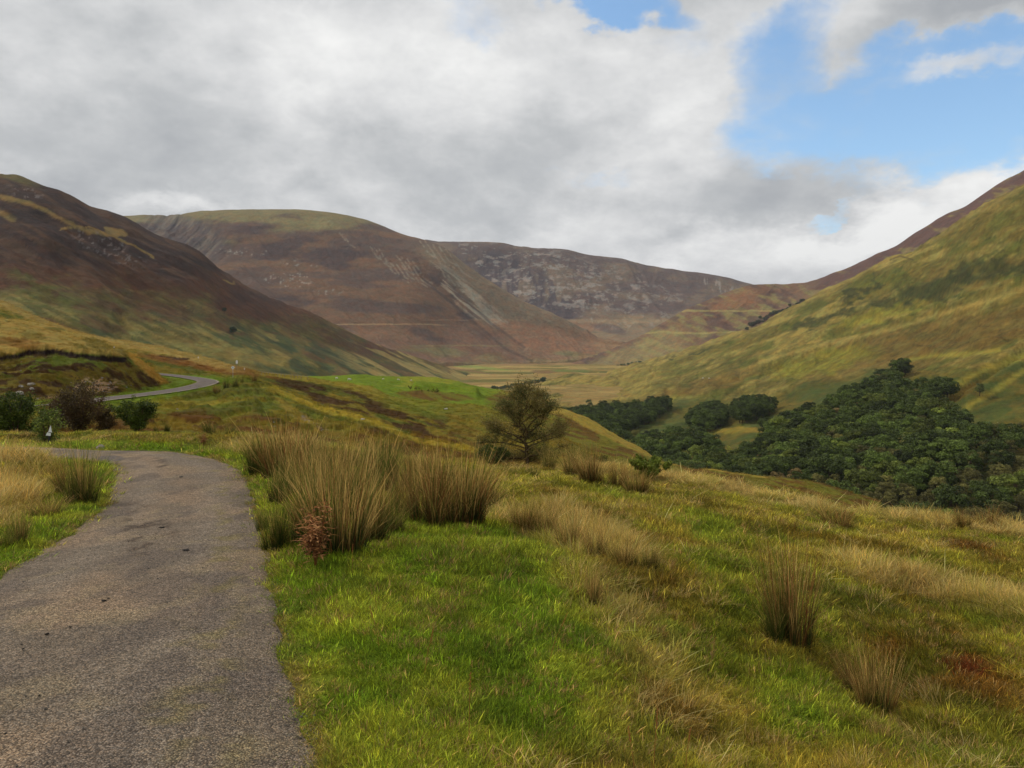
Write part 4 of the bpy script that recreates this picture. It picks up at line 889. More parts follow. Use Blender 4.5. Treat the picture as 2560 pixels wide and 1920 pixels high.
# coarse grass on the middle slopes
def sheet_points(key, n, cond):
    s = SH[key]; ny, nx = s['px'].shape; i = rng.rand(n) * (ny - 1.01); j = rng.rand(n) * (nx - 1.01)
    P = bil(s['P'], i, j); px = bil(s['px'], i, j); py = bil(s['py'], i, j); c = bil(s['col'], i, j); k = cond(px, py, P)
    return P[k], c[k], px[k], py[k]
PP, CC = [], []
for key, n_, f in (('spur', 8000, lambda x, y, p: (near_path(p[:, 0], p[:, 1], R2W)[0] > 2.2)), ('bank', 5000, lambda x, y, p: x > -300), ('moor', 12000, lambda x, y, p: x > -300), ('m6', 4000, lambda x, y, p: x > 900)):
    a, c, _, _ = sheet_points(key, n_, f); PP.append(a); CC.append(c)
PP = np.concatenate(PP); CC = np.concatenate(CC); n = len(PP); S = np.clip(PP[:, 1] / 42., 1.2, 5.0) * (.6 + .7 * rng.rand(n))
instancer('rough_grass', tufts, PP, np.stack([rng.randn(n) * .2, rng.randn(n) * .2, rng.rand(n) * 6.28], -1), np.stack([S, S, np.clip(S, .9, 1.6) * .8], -1),
          3 + rng.randint(0, 3, n), CC * np.exp(rng.randn(n, 1) * .16) * 1.35, 'coarse moor grass and heather on the slopes beyond the road')
# ------------------------------------------------------------------ rush clumps
def rush_mesh(seed, kind, n=760, spread=.16, lean=.35):
    r = np.random.RandomState(seed); a = r.rand(n) * 6.283; rr = np.sqrt(r.rand(n)) * spread
    sub = r.randint(0, 9, n); sa = r.rand(9) * 6.283; sr = np.sqrt(r.rand(9)) * spread; bx = sr[sub] * np.cos(sa[sub]) + r.randn(n) * spread * .16; by = sr[sub] * np.sin(sa[sub]) + r.randn(n) * spread * .16
    base = np.stack([bx, by, -.03 + 0 * a], -1); a = np.arctan2(by, bx); rr = np.minimum(np.hypot(bx, by), spread); az = a + r.randn(n) * .9
    h = .40 + .62 * r.rand(n) ** .9; h[: n // 4] *= .5; ln_ = np.where(np.arange(n) < n // 4, 1.9, 1.0); ln_[::11] = 3.2; h = h * (.62 + .48 * r.rand(9))[sub]
    green = colr(76, 88, 32); dgreen = colr(38, 50, 20); tan = colr(178, 152, 94); brown = colr(116, 80, 46)
    pick = r.rand(n)
    cut = {'tan': (.36, .84), 'green': (.76, .93), 'brown': (.30, .58), 'olive': (.58, .88)}[kind]
    top = np.where((pick < cut[0])[:, None], green, np.where((pick < cut[1])[:, None], tan, brown)) * np.exp(r.randn(n, 1) * .28)
    low = np.where((pick < cut[0] + .35)[:, None], dgreen, brown * .55)  # greener stalk bases, darkened further to paint in the shade low in the clump
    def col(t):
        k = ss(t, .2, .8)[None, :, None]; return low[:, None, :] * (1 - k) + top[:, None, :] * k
    k = rr / spread
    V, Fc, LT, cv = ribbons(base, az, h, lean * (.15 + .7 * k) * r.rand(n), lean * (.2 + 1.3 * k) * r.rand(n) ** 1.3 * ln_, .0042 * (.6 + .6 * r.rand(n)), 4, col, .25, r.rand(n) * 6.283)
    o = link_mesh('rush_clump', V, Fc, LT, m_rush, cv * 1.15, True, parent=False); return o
RM = {k: [rush_mesh(s + i * 7, k, 760, sp, le) for i, (sp, le) in enumerate([(.17, .32), (.20, .44), (.12, .20)])] for s, k in ((100, 'tan'), (200, 'green'), (300, 'brown'), (400, 'olive'))}
def clump(px, py, hpx, wpx, kind, label, group=None, var=None, sheet_=None, lean=(0, 0)):
    p = at_near(px, py) if sheet_ is None else on(sheet_, px, py)
    v = random.Random(int(px * 7 + py)); src = RM[kind][v.randrange(3) if var is None else var]
    o = src.copy(); o.name = 'rush_clump'; C.objects.link(o)
    h = hpx / F * p[1]; wd_ = wpx / F * p[1]; nat = (.66, .88, .44)[RM[kind].index(src)]
    sx = wd_ / nat; o.scale = (sx, sx, h / .80); o.location = (p[0], p[1], p[2] - .02); o.rotation_euler = (lean[1], lean[0], v.random() * 6.28)
    tag(o, label, 'rush clump', group or 'rush clumps on the near bank'); return o
G1 = 'rush clumps crowded beside the road bend'
for a in [(655, 1185, 110, 110, 'green', 'low dark green rush clump ending the big stand on its left, against the verge'),
          (712, 1200, 150, 150, 'brown', 'brown topped rush clump at the upper left of the big roadside stand'),
          (770, 1235, 150, 150, 'tan', 'straw coloured rush clump behind the dead dock, in the left of the stand'),
          (690, 1372, 130, 100, 'green', 'dark green rush clump hanging over the road edge left of the dead dock'),
          (762, 1358, 225, 180, 'olive', 'tall olive rush clump directly behind the reddish dead dock'),
          (845, 1385, 250, 220, 'tan', 'widest straw topped rush clump in front of the stand, right of the dead dock'),
          (925, 1360, 200, 160, 'olive', 'green based rush clump leaning right at the front right of the stand'),
          (860, 1260, 190, 150, 'tan', 'bleached rush clump in the middle of the roadside stand'),
          (935, 1225, 150, 140, 'green', 'upright green rush clump rising behind the middle of the stand'),
          (880, 1170, 90, 130, 'tan', 'thin straw rush clump on the skyline behind the stand'),
          (1000, 1215, 120, 130, 'brown', 'brownish rush clump on the back edge between the green and the big tan clump'),
          (1020, 1285, 170, 110, 'tan', 'narrow bleached rush clump left of the big tan clump'),
          (1075, 1310, 200, 170, 'brown', 'large red brown and straw rush clump fanning upwards above the lawn'),
          (1145, 1308, 205, 190, 'tan', 'large tan rush clump spreading to the right at the end of the stand'),
          (1215, 1270, 110, 130, 'tan', 'pale drooping rush clump at the right edge of the stand')]:
    clump(*a, group=G1)
for k, a in enumerate([(640, 1150, 60, 90), (690, 1262, 120, 90), (800, 1185, 110, 140), (745, 1160, 90, 120), (960, 1180, 90, 120), (905, 1300, 150, 130), (980, 1330, 110, 90), (820, 1290, 190, 150), (650, 1330, 90, 60), (1090, 1240, 120, 120), (1160, 1250, 110, 110), (1050, 1180, 60, 120)]):
    clump(*a, ['olive', 'green', 'olive', 'tan', 'olive', 'green', 'olive', 'tan', 'green', 'olive', 'tan', 'tan'][k], 'loose rush tuft ' + ['at the upper left corner of the roadside stand', 'left of centre, behind the dead dock', 'on the top edge above the middle of the stand', 'top left of the stand, straw coloured', 'top right of the middle clump, thin', 'right of centre in the stand, dark green', 'low between the dock clumps and the big tan clump', 'tall and straw coloured behind the dead dock', 'low against the road edge, dark', 'behind the big red brown clump', 'behind the last tan clump of the stand', 'smallest on the skyline above the big tan clump'][k], 'filling tufts of the roadside stand')
G2 = 'dry rush clumps crossing the middle of the bank'
for a in [(1310, 1330, 95, 90, 'tan', 'short bleached rush clump where the dry strip starts beside the lawn'),
          (1365, 1345, 110, 90, 'tan', 'second bleached rush clump of the dry strip, above the bright lawn'),
          (1425, 1372, 100, 90, 'tan', 'straw rush clump in the middle of the dry strip'),
          (1490, 1395, 95, 90, 'brown', 'brown tinted rush clump toward the lower end of the dry strip'),
          (1560, 1418, 90, 90, 'tan', 'fanned straw rush clump at the lower end of the dry strip'),
          (1620, 1425, 80, 70, 'olive', 'small olive rush clump closing the dry strip on its right')]:
    clump(*a, group=G2)
clump(1482, 1518, 110, 60, 'tan', 'slender pale straw rush clump standing alone on the green slope', var=2)
clump(1978, 1612, 268, 150, 'brown', 'tallest brown rush clump standing upright in the right foreground', var=2)
clump(1950, 1600, 150, 130, 'green', 'green under-growth rush clump at the foot of the tallest brown clump', var=1)
clump(2185, 1785, 185, 150, 'tan', 'tattered rush clump with bent stems in the bottom right hollow', var=0)
clump(2150, 1745, 150, 150, 'brown', 'broken dark rush clump leaning left in the bottom right hollow', var=1, lean=(-.2, 0))
clump(2200, 1850, 60, 110, 'tan', 'low yellow tuft below the tattered rush clump in the hollow', var=1)
clump(2098, 1322, 62, 120, 'brown', 'wide brown rush clump on the far edge of the bank above the hollow', var=0)
clump(2405, 1318, 50, 60, 'brown', 'short brown rush clump on the far right rim of the bank, left of its pair', var=0)
clump(2475, 1322, 56, 80, 'brown', 'short brown rush clump on the far right rim of the bank, right of its pair', var=0)
G3 = 'rush clumps on the crest by the lone tree'
for a in [(1372, 1168, 62, 70, 'olive', 'olive rush clump just right of the lone tree'), (1430, 1192, 84, 80, 'tan', 'tan rush clump on the crest right of the lone tree'),
          (1478, 1205, 95, 90, 'brown', 'brown hearted rush clump in the middle of the crest'), (1545, 1222, 92, 70, 'brown', 'dark brown rush clump left of the leafy green bush'),
          (1590, 1235, 70, 80, 'tan', 'pale rush clump in front of the leafy green bush'), (1330, 1195, 40, 60, 'green', 'small dark green rush clump below the lone tree')]:
    clump(*a, group=G3)
for a in [(205, 1258, 160, 150, 'olive', 'big olive green rush clump on the left verge hiding the road bend', 1), (170, 1235, 110, 110, 'brown', 'brown rush clump behind the big olive clump on the left verge', 1),
          (55, 1362, 100, 80, 'olive', 'upright green rush clump near the left edge of the photograph', 0), (12, 1372, 70, 60, 'green', 'low green rush clump cut by the left edge of the photograph', 0),
          (120, 1290, 60, 120, 'tan', 'short straw clump between the two green clumps of the left verge', 1)]:
    clump(*a[:6], group='rush clumps on the left verge', var=a[6])
for a in [(543, 984, 24, 22, 'brown', 'leftmost short brown rush clump on the rounded crest below the passing place sign'), (566, 974, 40, 24, 'green', 'dark upright rush clump left of the passing place sign foot'),
          (588, 970, 38, 30, 'green', 'widest dark rush clump at the foot of the passing place sign'), (606, 962, 30, 14, 'green', 'narrow dark rush clump right of the passing place sign'), (634, 958, 34, 26, 'brown', 'brown rush clump at the right end of the crest row')]:
    clump(*a, group='rush clumps on the crest by the passing place sign', sheet_='spur')
for a in [(418, 1078, 28, 30, 'green', 'small dark rush clump in the hollow right of the round green bush'), (392, 1080, 16, 18, 'green', 'tiny rush clump beside the round green bush'), (530, 1086, 36, 50, 'green', 'dark rush clump on the left of the hollow beneath the heathery slope'),
          (572, 1088, 38, 50, 'green', 'dark rush clump on the right of the hollow beneath the heathery slope'), (559, 1130, 22, 12, 'green', 'tiny dark rush tuft alone on the short verge beyond the bend'), (455, 1120, 18, 14, 'olive', 'tiny green tuft at the back edge of the road bend')]:
    clump(*a, group='rush clumps in the hollow beyond the bend')

# ------------------------------------------------------------------ woody plants
def tube(path, rad, sides=6):
    """verts, flat faces, totals of a tapering bent limb"""
    p = np.array(path, float); n = len(p); d = np.gradient(p, axis=0); d /= np.linalg.norm(d, axis=1)[:, None] + 1e-9
    ref = np.array([.3, .95, .1]); a = np.cross(d, ref); a /= np.linalg.norm(a, axis=1)[:, None] + 1e-9; b = np.cross(d, a)
    t = np.arange(sides) / sides * 6.2832; r = np.asarray(rad)[:, None, None]
    V = p[:, None] + r * (a[:, None] * np.cos(t)[None, :, None] + b[:, None] * np.sin(t)[None, :, None])
    f = []
    for i in range(n - 1):
        for j in range(sides):
            k = (j + 1) % sides; f += [i * sides + j, i * sides + k, (i + 1) * sides + k, (i + 1) * sides + j]
    return V.reshape(-1, 3), f, [4] * ((n - 1) * sides)
class Acc:
    def __init__(s): s.v = []; s.f = []; s.t = []; s.c = []; s.n = 0
    def add(s, V, f, t, c):
        s.v.append(V); s.f.append(np.asarray(f) + s.n); s.t.append(np.asarray(t)); s.c.append(np.broadcast_to(c, (len(V), 3))); s.n += len(V)
    def obj(s, name, mat, parent=False, smooth=True):
        return link_mesh(name, np.concatenate(s.v), np.concatenate(s.f), np.concatenate(s.t), mat, np.concatenate(s.c), smooth, parent)
def leaves(P, size, r, colfn, nrm=None, aspect=.6):
    """small kite-shaped leaf faces"""
    n = len(P); a = r.randn(n, 3); a /= np.linalg.norm(a, axis=1)[:, None]
    if nrm is not None:
        up = nrm + r.randn(n, 3) * .55; up /= np.linalg.norm(up, axis=1)[:, None]; a = a - (a * up).sum(1)[:, None] * up; a /= np.linalg.norm(a, axis=1)[:, None] + 1e-9; b = np.cross(up, a)
    else:
        b = np.cross(a, r.randn(n, 3)); b /= np.linalg.norm(b, axis=1)[:, None]
    s = (size * (.6 + .8 * r.rand(n)))[:, None]
    V = np.stack([P - a * s, P + b * s * aspect, P + a * s, P - b * s * aspect], 1).reshape(-1, 3)
    return V, np.arange(4 * n), np.full(n, 4), np.repeat(colfn(n), 4, axis=0)
m_leafi = col_mat('wood_leaf', 'Col', .6, .25, instancer=True, spec=.2)
m_leaf = col_mat('leaf', 'Col', .6, .25, objcol=True, spec=.2)
m_bark = col_mat('bark', 'Col', .9, 0, bump=(18, .02))
def grow(seed, limbs, twigs, tw_len, nleaf, lsize, cols, spread, bark=(70, 58, 46), cover=None):
    """limbs: list of (path, r0, r1); twigs grow from them, leaves round the twigs"""
    r = np.random.RandomState(seed); A = Acc(); tips = []
    for path, r0, r1 in limbs:
        p = cr_path(path, 5); p[1:-1] += r.randn(len(p) - 2, 3) * (r0 * .35)
        A.add(*tube(p, np.linspace(r0, r1, len(p))), colr(*bark))
        L = len(p)
        for k in range(twigs):
            i = r.randint(int(L * .25), L); d = r.randn(3); d[2] = abs(d[2]) * .6 + .15; d /= np.linalg.norm(d); ln = tw_len * (.4 + .8 * r.rand())
            q = [p[i]]; 
            for s in range(4): q.append(q[-1] + d * ln / 4); d = d + r.randn(3) * .28; d /= np.linalg.norm(d)
            A.add(*tube(q, np.linspace(r1 * .9 + .003, .004, 5), 4), colr(*bark)); tips += q[1:]
    tips = np.array(tips); P = tips[r.randint(0, len(tips), nleaf)] + r.randn(nleaf, 3) * spread
    if cover is not None: P = P[cover(P)]
    c0, c1, c2 = [colr(*c) for c in cols]
    clump_k = fbm(P[:, 0] / (tw_len * .9) + 5, P[:, 2] / (tw_len * .9), 3, seed)
    def cf(n):
        m = r.rand(n); c = mixc(np.broadcast_to(c0, (n, 3)), c1, ss(clump_k, .42, .6)); c = mixc(c, c2, (m < .18).astype(float)); return c * np.exp(r.randn(n, 1) * .2)
    Lf = Acc(); Lf.add(*leaves(P, lsize, r, cf)); return A, Lf
def plant(name, label, cat, loc, trunk, crown, tname='trunk', cname='crown', group=None):
    e = bpy.data.objects.new(name, None); C.objects.link(e); e.location = loc; e.empty_display_size = .3
    t = trunk.obj(tname, m_bark, parent=e); c = crown.obj(cname, m_leaf, parent=e, smooth=False)
    tag(e, label, cat, group); return e

# the lone tree behind the crest
D_T = 41.0
tb = W(1318, 1166, D_T); mpx = D_T / F
def T(px, py, dy=0.0): return ((px - 1318) * mpx, dy, (1166 - py) * mpx)
limbs = [([T(1318, 1175), T(1316, 1130), T(1314, 1090), T(1316, 1080)], .11, .08),
         ([T(1315, 1092), T(1306, 1070, .1), T(1303, 1040, .15), T(1316, 1018, .1), T(1319, 995), T(1325, 972)], .07, .016),
         ([T(1316, 1085), T(1332, 1070, -.2), T(1345, 1058, -.3), T(1352, 1030, -.4), T(1350, 1015, -.4)], .05, .012),
         ([T(1314, 1105), T(1290, 1085, -.4), T(1262, 1072, -.6), T(1248, 1060, -.7)], .045, .012), ([T(1314, 1120), T(1280, 1112, .4), T(1240, 1108, .6), T(1215, 1112, .7)], .04, .012),
         ([T(1316, 1120), T(1350, 1105, .5), T(1378, 1095, .6), T(1392, 1085, .7)], .04, .012), ([T(1303, 1050), T(1285, 1035, -.3), T(1276, 1015, -.3)], .035, .010),
         ([T(1305, 1060), T(1330, 1035, .4), T(1346, 1008, .4)], .03, .01), ([T(1318, 1140), T(1345, 1135, -.6), T(1370, 1138, -.8)], .035, .01), ([T(1316, 1145), T(1270, 1142, -.5), T(1225, 1145, -.7)], .04, .012),
         ([T(1316, 1150), T(1290, 1150, .5), T(1240, 1160, .8)], .035, .012), ([T(1319, 1000), T(1308, 985), T(1300, 975)], .02, .006), ([T(1318, 1155), T(1340, 1152, .3), T(1385, 1120, .4)], .03, .01)]
limbs = [([(x * 1.22, y, z) for x, y, z in p], a, b) for p, a, b in limbs]
limbs += [([T(1310, 1080), T(1280, 1050, .5), T(1262, 1030, .7), T(1254, 1015, .7)], .035, .01), ([T(1314, 1075), T(1345, 1040, -.5), T(1372, 1028, -.7), T(1378, 1010, -.7)], .035, .01), ([T(1308, 1050), T(1296, 1010, .6), T(1285, 992, .6)], .03, .008), ([T(1316, 1030), T(1338, 1000, -.5), T(1348, 988, -.5)], .03, .008), ([T(1312, 1110), T(1375, 1080, -.9), T(1398, 1060, -1.0)], .035, .01), ([T(1312, 1110), T(1250, 1090, .9), T(1226, 1078, 1.0)], .035, .01)]
tr, cr_ = grow(501, limbs, 24, .80, 48000, .030, [(76, 80, 42), (102, 98, 54), (122, 106, 62)], .12)
plant('hawthorn_tree', 'lone scrubby tree with thin olive foliage and twiggy top standing behind the crest', 'tree', tuple(tb), tr, cr_)

def bush(seed, px, py, hpx, wpx, D, cols, name, label, cat='bush', nleaf=9000, ls=.05, sheet_=None, group=None, narrow=False, dens=1.0, zoff=0):
    if sheet_ == 'near': p = at_near(px, py)
    elif sheet_: p = on(sheet_, px, py)
    else: p = W(px, py, D)
    k = p[1] / F; h = hpx * k; w_ = wpx * k / 2; r = np.random.RandomState(seed); L = []
    nl = 13 if not narrow else 7
    for i in range(nl):
        a = i / nl * 6.283 + r.rand() * .6; s = .25 + .75 * r.rand(); hh = h * (1 - .38 * s * s) * (.72 + .2 * r.rand())
        x, y = math.cos(a) * w_ * s * .85, math.sin(a) * w_ * s * .85
        L.append(([(0, 0, -.1), (x * .3, y * .3, hh * .35), (x * .75, y * .75, hh * .7), (x, y, hh)], h * .016, h * .004))
    t, c = grow(seed, L, 14, h * .24, int(nleaf * dens), ls, cols, h * .035)
    return plant(name, label, cat, (p[0], p[1], p[2] + zoff), t, c, 'stem', 'foliage', group)
DG = [(48, 62, 22), (66, 82, 26), (88, 100, 36)]; BR = [(60, 50, 32), (76, 60, 38), (92, 82, 44)]
GB = 'bushes in the dip beyond the left verge'
bush(601, 40, 1110, 140, 200, 40, DG, 'bush', 'dense dark green bush at the left edge of the photograph', group=GB, nleaf=14000)
bush(602, -60, 1105, 110, 150, 42, DG, 'bush', 'dark green bush half outside the left edge of the photograph', group=GB)
bush(603, 200, 1094, 160, 165, 47, BR, 'bush', 'tall brownish grey bush behind the marker post', group=GB, nleaf=13000, ls=.045)
bush(609, 150, 1085, 95, 90, 50, BR, 'bush', 'low brown bush between the dark green and the tall brownish bush', group=GB, nleaf=7000, ls=.045)
bush(604, 262, 1088, 75, 70, 46, BR, 'bush', 'small brown bush beside the round green bush', group=GB, nleaf=5000, ls=.045)
bush(605, 343, 1084, 96, 135, 45, DG, 'bush', 'rounded dark green bush standing alone below the second length of road', group=GB, nleaf=12000)
bush(606, 118, 1130, 125, 66, 27, [(72, 90, 38), (96, 112, 46), (116, 128, 60)], 'sapling', 'slim light green sapling growing round the leaning marker post', 'sapling', 2600, .03, narrow=True)
bush(607, 1625, 1196, 58, 150, 33, [(76, 92, 32), (96, 112, 40), (116, 128, 52)], 'bush', 'leafy fresh green bush just over the crest of the bank', nleaf=14000, ls=.03, sheet_='near')
bush(608, 1232, 1165, 55, 110, 40.5, [(48, 62, 28), (64, 78, 34), (80, 88, 40)], 'bush', 'low spreading bush at the left foot of the lone tree', nleaf=6000, ls=.035)
bush(610, 1500, 1180, 44, 70, 44, [(58, 70, 28), (74, 88, 32), (90, 96, 40)], 'bush', 'low olive bush between crest rushes and the fresh green bush', nleaf=3500, ls=.035)

# ------------------------------------------------------------------ valley woodland
def crown_mesh(seed, h, w, n=2100, cone=0.0):
    """tree of lobed leaf clumps on a short trunk, height h, width w"""
    r = np.random.RandomState(seed); A = Acc(); tc = colr(66, 56, 44)
    A.add(*tube([(0, 0, -1.5), (.1, 0, h * .3), (0, .1, h * .6)], [h * .028, h * .022, h * .008], 5), tc)
    lob = []
    m = 38
    for i in range(m):
        z = h * (.28 + .62 * r.rand()); q = (z / h - .28) / .7; rad = w / 2 * math.sqrt(max(.08, 1 - (2 * q - .75 - .1) ** 2 * .8)) * (1 - cone * q)
        a = r.rand() * 6.283; s = .35 + .5 * r.rand() ** .5
        lob.append((rad * s * math.cos(a), rad * s * math.sin(a), z, w * (.095 + .095 * r.rand())))
        if i % 4 == 0: A.add(*tube([(0, 0, h * .25), (rad * s * math.cos(a) * .5, rad * s * math.sin(a) * .5, z * .8), (rad * s * math.cos(a), rad * s * math.sin(a), z)], [h * .01, h * .007, h * .004], 4), tc)
    lob = np.array(lob); k = r.randint(0, m, n); d = r.randn(n, 3); d[:, 2] = np.where(d[:, 2] < -.3, -d[:, 2], d[:, 2]); d /= np.linalg.norm(d, axis=1)[:, None]
    rr = lob[k, 3] * (.82 + .25 * r.rand(n)); P = lob[k, :3] + d * rr[:, None] * np.array([1, 1, .8])
    lum = np.exp(r.randn(m) * .22)[k]
    L = Acc(); L.add(*leaves(P, w * .024, r, lambda n_: np.broadcast_to(np.array([1., 1., 1.]), (n_, 3)) * (lum * np.exp(r.randn(n) * .16))[:, None], nrm=d, aspect=.75))
    # one mesh: trunk, limbs and foliage together (a few pixels each in the photograph)
    V = np.concatenate(A.v + L.v); f = np.concatenate(A.f + [x + A.n for x in L.f]); t = np.concatenate(A.t + L.t); c = np.concatenate(A.c + L.c)
    me = link_mesh('broadleaf_tree', V, f, t, m_leaf, c, False, parent=False)
    me.data.materials.append(m_bark); mi = np.zeros(len(t), np.int32); mi[:sum(len(x) for x in A.t)] = 1; me.data.polygons.foreach_set('material_index', mi)
    return me
WT = [crown_mesh(700 + i, 10, w, n, cn) for i, (w, n, cn) in enumerate([(10.5, 4600, .1), (9, 4200, .15), (11.5, 4800, .0), (7, 3400, .35), (8, 3800, .2), (5.0, 2600, .5)])]
WOODS = [([(1300, 1062), (1420, 1045), (1500, 1032), (1600, 1024), (1668, 1014), (1672, 1032), (1625, 1062), (1560, 1084), (1500, 1110), (1400, 1110), (1300, 1090)], 'dark'),
         ([(1722, 1062), (1745, 1042), (1778, 1028), (1806, 1030), (1820, 1045), (1800, 1070), (1770, 1084), (1730, 1082)], 'dark'),
         ([(1830, 1035), (1870, 1018), (1910, 1015), (1930, 1035), (1905, 1050), (1850, 1062)], 'dark'),
         ([(1500, 1124), (1600, 1108), (1690, 1100), (1740, 1122), (1800, 1140), (1905, 1148), (1930, 1400), (1700, 1300), (1540, 1190)], 'mixed'),
         ([(1895, 1150), (1912, 1105), (1950, 1075), (2020, 1048), (2100, 1022), (2165, 990), (2200, 958), (2255, 932), (2268, 948), (2232, 985), (2262, 1006), (2345, 978), (2378, 992), (2300, 1040), (2370, 1058), (2400, 1085), (2480, 1098), (2560, 1105), (2720, 1095), (3000, 1060), (3000, 1520), (1890, 1420)], 'main')]
wr = np.random.RandomState(77)
s = SH['r1']; flatP = s['P'].reshape(-1, 3); fx = s['px'].ravel(); fy = s['py'].ravel()
cand = []
for poly, ty in WOODS:
    m = np.where(inpoly(fx, fy, poly))[0]; m = m[wr.permutation(len(m))]
    cand += [(i, ty) for i in m]
def spaced(cand, sepf):
    grid = {}; out = []; cs = 9.0
    for i, ty in cand:
        p = flatP[i]; sp = sepf(p, fx[i], fy[i], ty); gx, gy = int(p[0] // cs), int(p[1] // cs); ok = True
        for a in (-1, 0, 1):
            for b in (-1, 0, 1):
                for qx, qy, qs in grid.get((gx + a, gy + b), ()):
                    if (p[0] - qx) ** 2 + (p[1] - qy) ** 2 < ((sp + qs) / 2) ** 2: ok = False; break
                if not ok: break
            if not ok: break
        if ok: grid.setdefault((gx, gy), []).append((p[0], p[1], sp)); out.append((i, ty))
    return out
tr_pts = spaced([cand[k] for k in wr.permutation(len(cand))], lambda p, x, y, ty: 7.6 if p[1] < 600 else 7.2)
info = []
for i, ty in tr_pts:
    p = flatP[i]; x, y = fx[i], fy[i]
    right = ss(x * .5 + y * 1.0 + wr.randn() * 60, 2180, 2420); low = ss(y + wr.randn() * 30, 1150, 1260)
    if ty == 'dark': kind = 'dark'
    elif ty == 'mixed': kind = wr.choice(['dark', 'olive', 'pale', 'mid'], p=[.35, .35, .12, .18])
    else: kind = 'olive' if wr.rand() < max(right, .55 * low) * .8 else ('russet' if wr.rand() < .035 else wr.choice(['dark', 'mid'], p=[.6, .4]))
    h = {'dark': 10.5, 'mid': 9.5, 'olive': 7.2, 'pale': 7.5, 'russet': 8.5}[kind] * (.72 + .5 * wr.rand())
    h *= 1.30 if p[1] < 600 else 1.12
    vi = {'olive': [3, 4, 1], 'pale': [5, 3], 'russet': [4, 3]}.get(kind, [0, 1, 2, 2]); vi = vi[wr.randint(len(vi))]
    base = {'dark': (48, 60, 22), 'mid': (66, 76, 28), 'olive': (76, 76, 40), 'pale': (104, 108, 48), 'russet': (88, 78, 46)}[kind]
    c = colr(*base) * math.exp(wr.randn() * .26) * 1.55
    if y > 1420 or x > 2900: continue
    info.append((p, h, vi, c, kind, x, y, h / p[1]))
# the frame shows trees above the bank's rim: rank by apparent size, keep hidden ones only as part of the mass
rim = lambda x: np.interp(x, [1250, 1411, 1498, 1570, 1679, 1787, 1900, 2049, 2230, 2397, 2560], [1005, 1031, 1075, 1111, 1151, 1168, 1187, 1245, 1281, 1296, 1314])
vis = [t for t in info if t[6] - t[1] / t[0][1] * F < rim(t[5]) and t[5] < 2600]
hidn = [t for t in info if t[6] - t[1] / t[0][1] * F < rim(t[5]) + 25 and not (t[5] < 2600 and t[6] - t[1] / t[0][1] * F < rim(t[5]))]
vis.sort(key=lambda t: -t[7])
LAB = {'dark': 'dark green broadleaf tree packed into the valley wood', 'mid': 'mid green broadleaf tree packed into the valley wood', 'olive': 'dull olive brown tree in the lower part of the valley wood',
       'pale': 'yellowish pale green young tree in the valley wood', 'russet': 'russet brown crowned tree in the valley wood'}
AREAS = [(lambda x, y: x < 1700 and y < 1112, 'in the left block of the wood'), (lambda x, y: x < 1840 and y < 1088, 'in the clump left of the clearing'),
         (lambda x, y: x < 1935 and y < 1065, 'in the clump above the clearing'), (lambda x, y: x < 1890 and y < 1150, 'just below the clearing'), (lambda x, y: x < 1890, 'low behind the grassy rim'),
         (lambda x, y: y < 1000 and x < 2275, 'in the tongue up the gully'), (lambda x, y: y < 1045 and x > 2200, 'beside the yellow ridge'), (lambda x, y: y < 1060, 'on the upper edge of the wood'),
         (lambda x, y: x < 2100 and y < 1160, 'in the left of the main wood'), (lambda x, y: x < 2330 and y < 1160, 'in the centre of the main wood'), (lambda x, y: y < 1160, 'high right in the main wood'),
         (lambda x, y: x < 2080, 'at the lower left foot of the wood'), (lambda x, y: x < 2300, 'at the middle foot of the wood'), (lambda x, y: True, 'at the right foot of the wood')]
KW = {'dark': 'dark green', 'mid': 'mid green', 'olive': 'dull olive', 'pale': 'yellowish green', 'russet': 'russet brown'}; best = {}
def area(x, y): return next(k for k, (f_, _) in enumerate(AREAS) if f_(x, y))
for t in vis[:295]:
    kk = (t[4], area(t[5], t[6])); best.setdefault(kk, []).append((t[1], t[5], t[6]))
for p, h, vi, c, kind, x, y, _ in vis[:295]:
    o = WT[vi].copy(); o.name = 'broadleaf_tree'; C.objects.link(o); sc_ = h / 10
    o.location = p; o.scale = (sc_ * (.9 + .3 * wr.rand()), sc_ * (.9 + .3 * wr.rand()), sc_); o.rotation_euler = (0, 0, wr.rand() * 6.28); o.color = tuple(c) + (1,)
    ar = area(x, y); g = np.array(best[(kind, ar)]); hs = g[:, 0]; sz = '' if len(hs) == 1 else ('tallest ' if h == hs.max() else 'lowest ' if h == hs.min() else 'larger ' if h > np.median(hs) else 'smaller ')
    tl = ''
    if len(hs) > 4 and sz in ('larger ', 'smaller '):
        ax = (g[:, 1] < x).mean(); ay = (g[:, 2] < y).mean(); tl = ', ' + ('far' if ay < .34 else 'mid' if ay < .67 else 'near') + ' ' + ('left' if ax < .25 else 'centre left' if ax < .5 else 'centre right' if ax < .75 else 'right')
    tag(o, sz + KW[kind] + ' tree ' + AREAS[ar][1] + tl, 'tree', 'trees ' + AREAS[ar][1])
rest = vis[295:] + hidn
wc = bpy.data.collections.new('wood_trees'); WC = []
for k, (base, vi) in enumerate([((34, 54, 24), 0), ((46, 66, 28), 2), ((76, 74, 42), 4), ((104, 108, 48), 5), ((96, 76, 48), 3)]):
    o = WT[vi].copy(); o.data = o.data.copy(); o.data.materials[0] = m_leafi; o.name = 'wood_%d' % k; wc.objects.link(o)
km = {'dark': 0, 'mid': 1, 'olive': 2, 'pale': 3, 'russet': 4}
n = len(rest)
instancer('woodland', wc, [t[0] for t in rest], np.stack([np.zeros(n), np.zeros(n), wr.rand(n) * 6.28], -1), np.array([[t[1] / 10] * 3 for t in rest]), [km[t[4]] for t in rest], np.array([t[3] for t in rest]), 'far part of the valley wood reading as one dark green mass', cat='woodland')
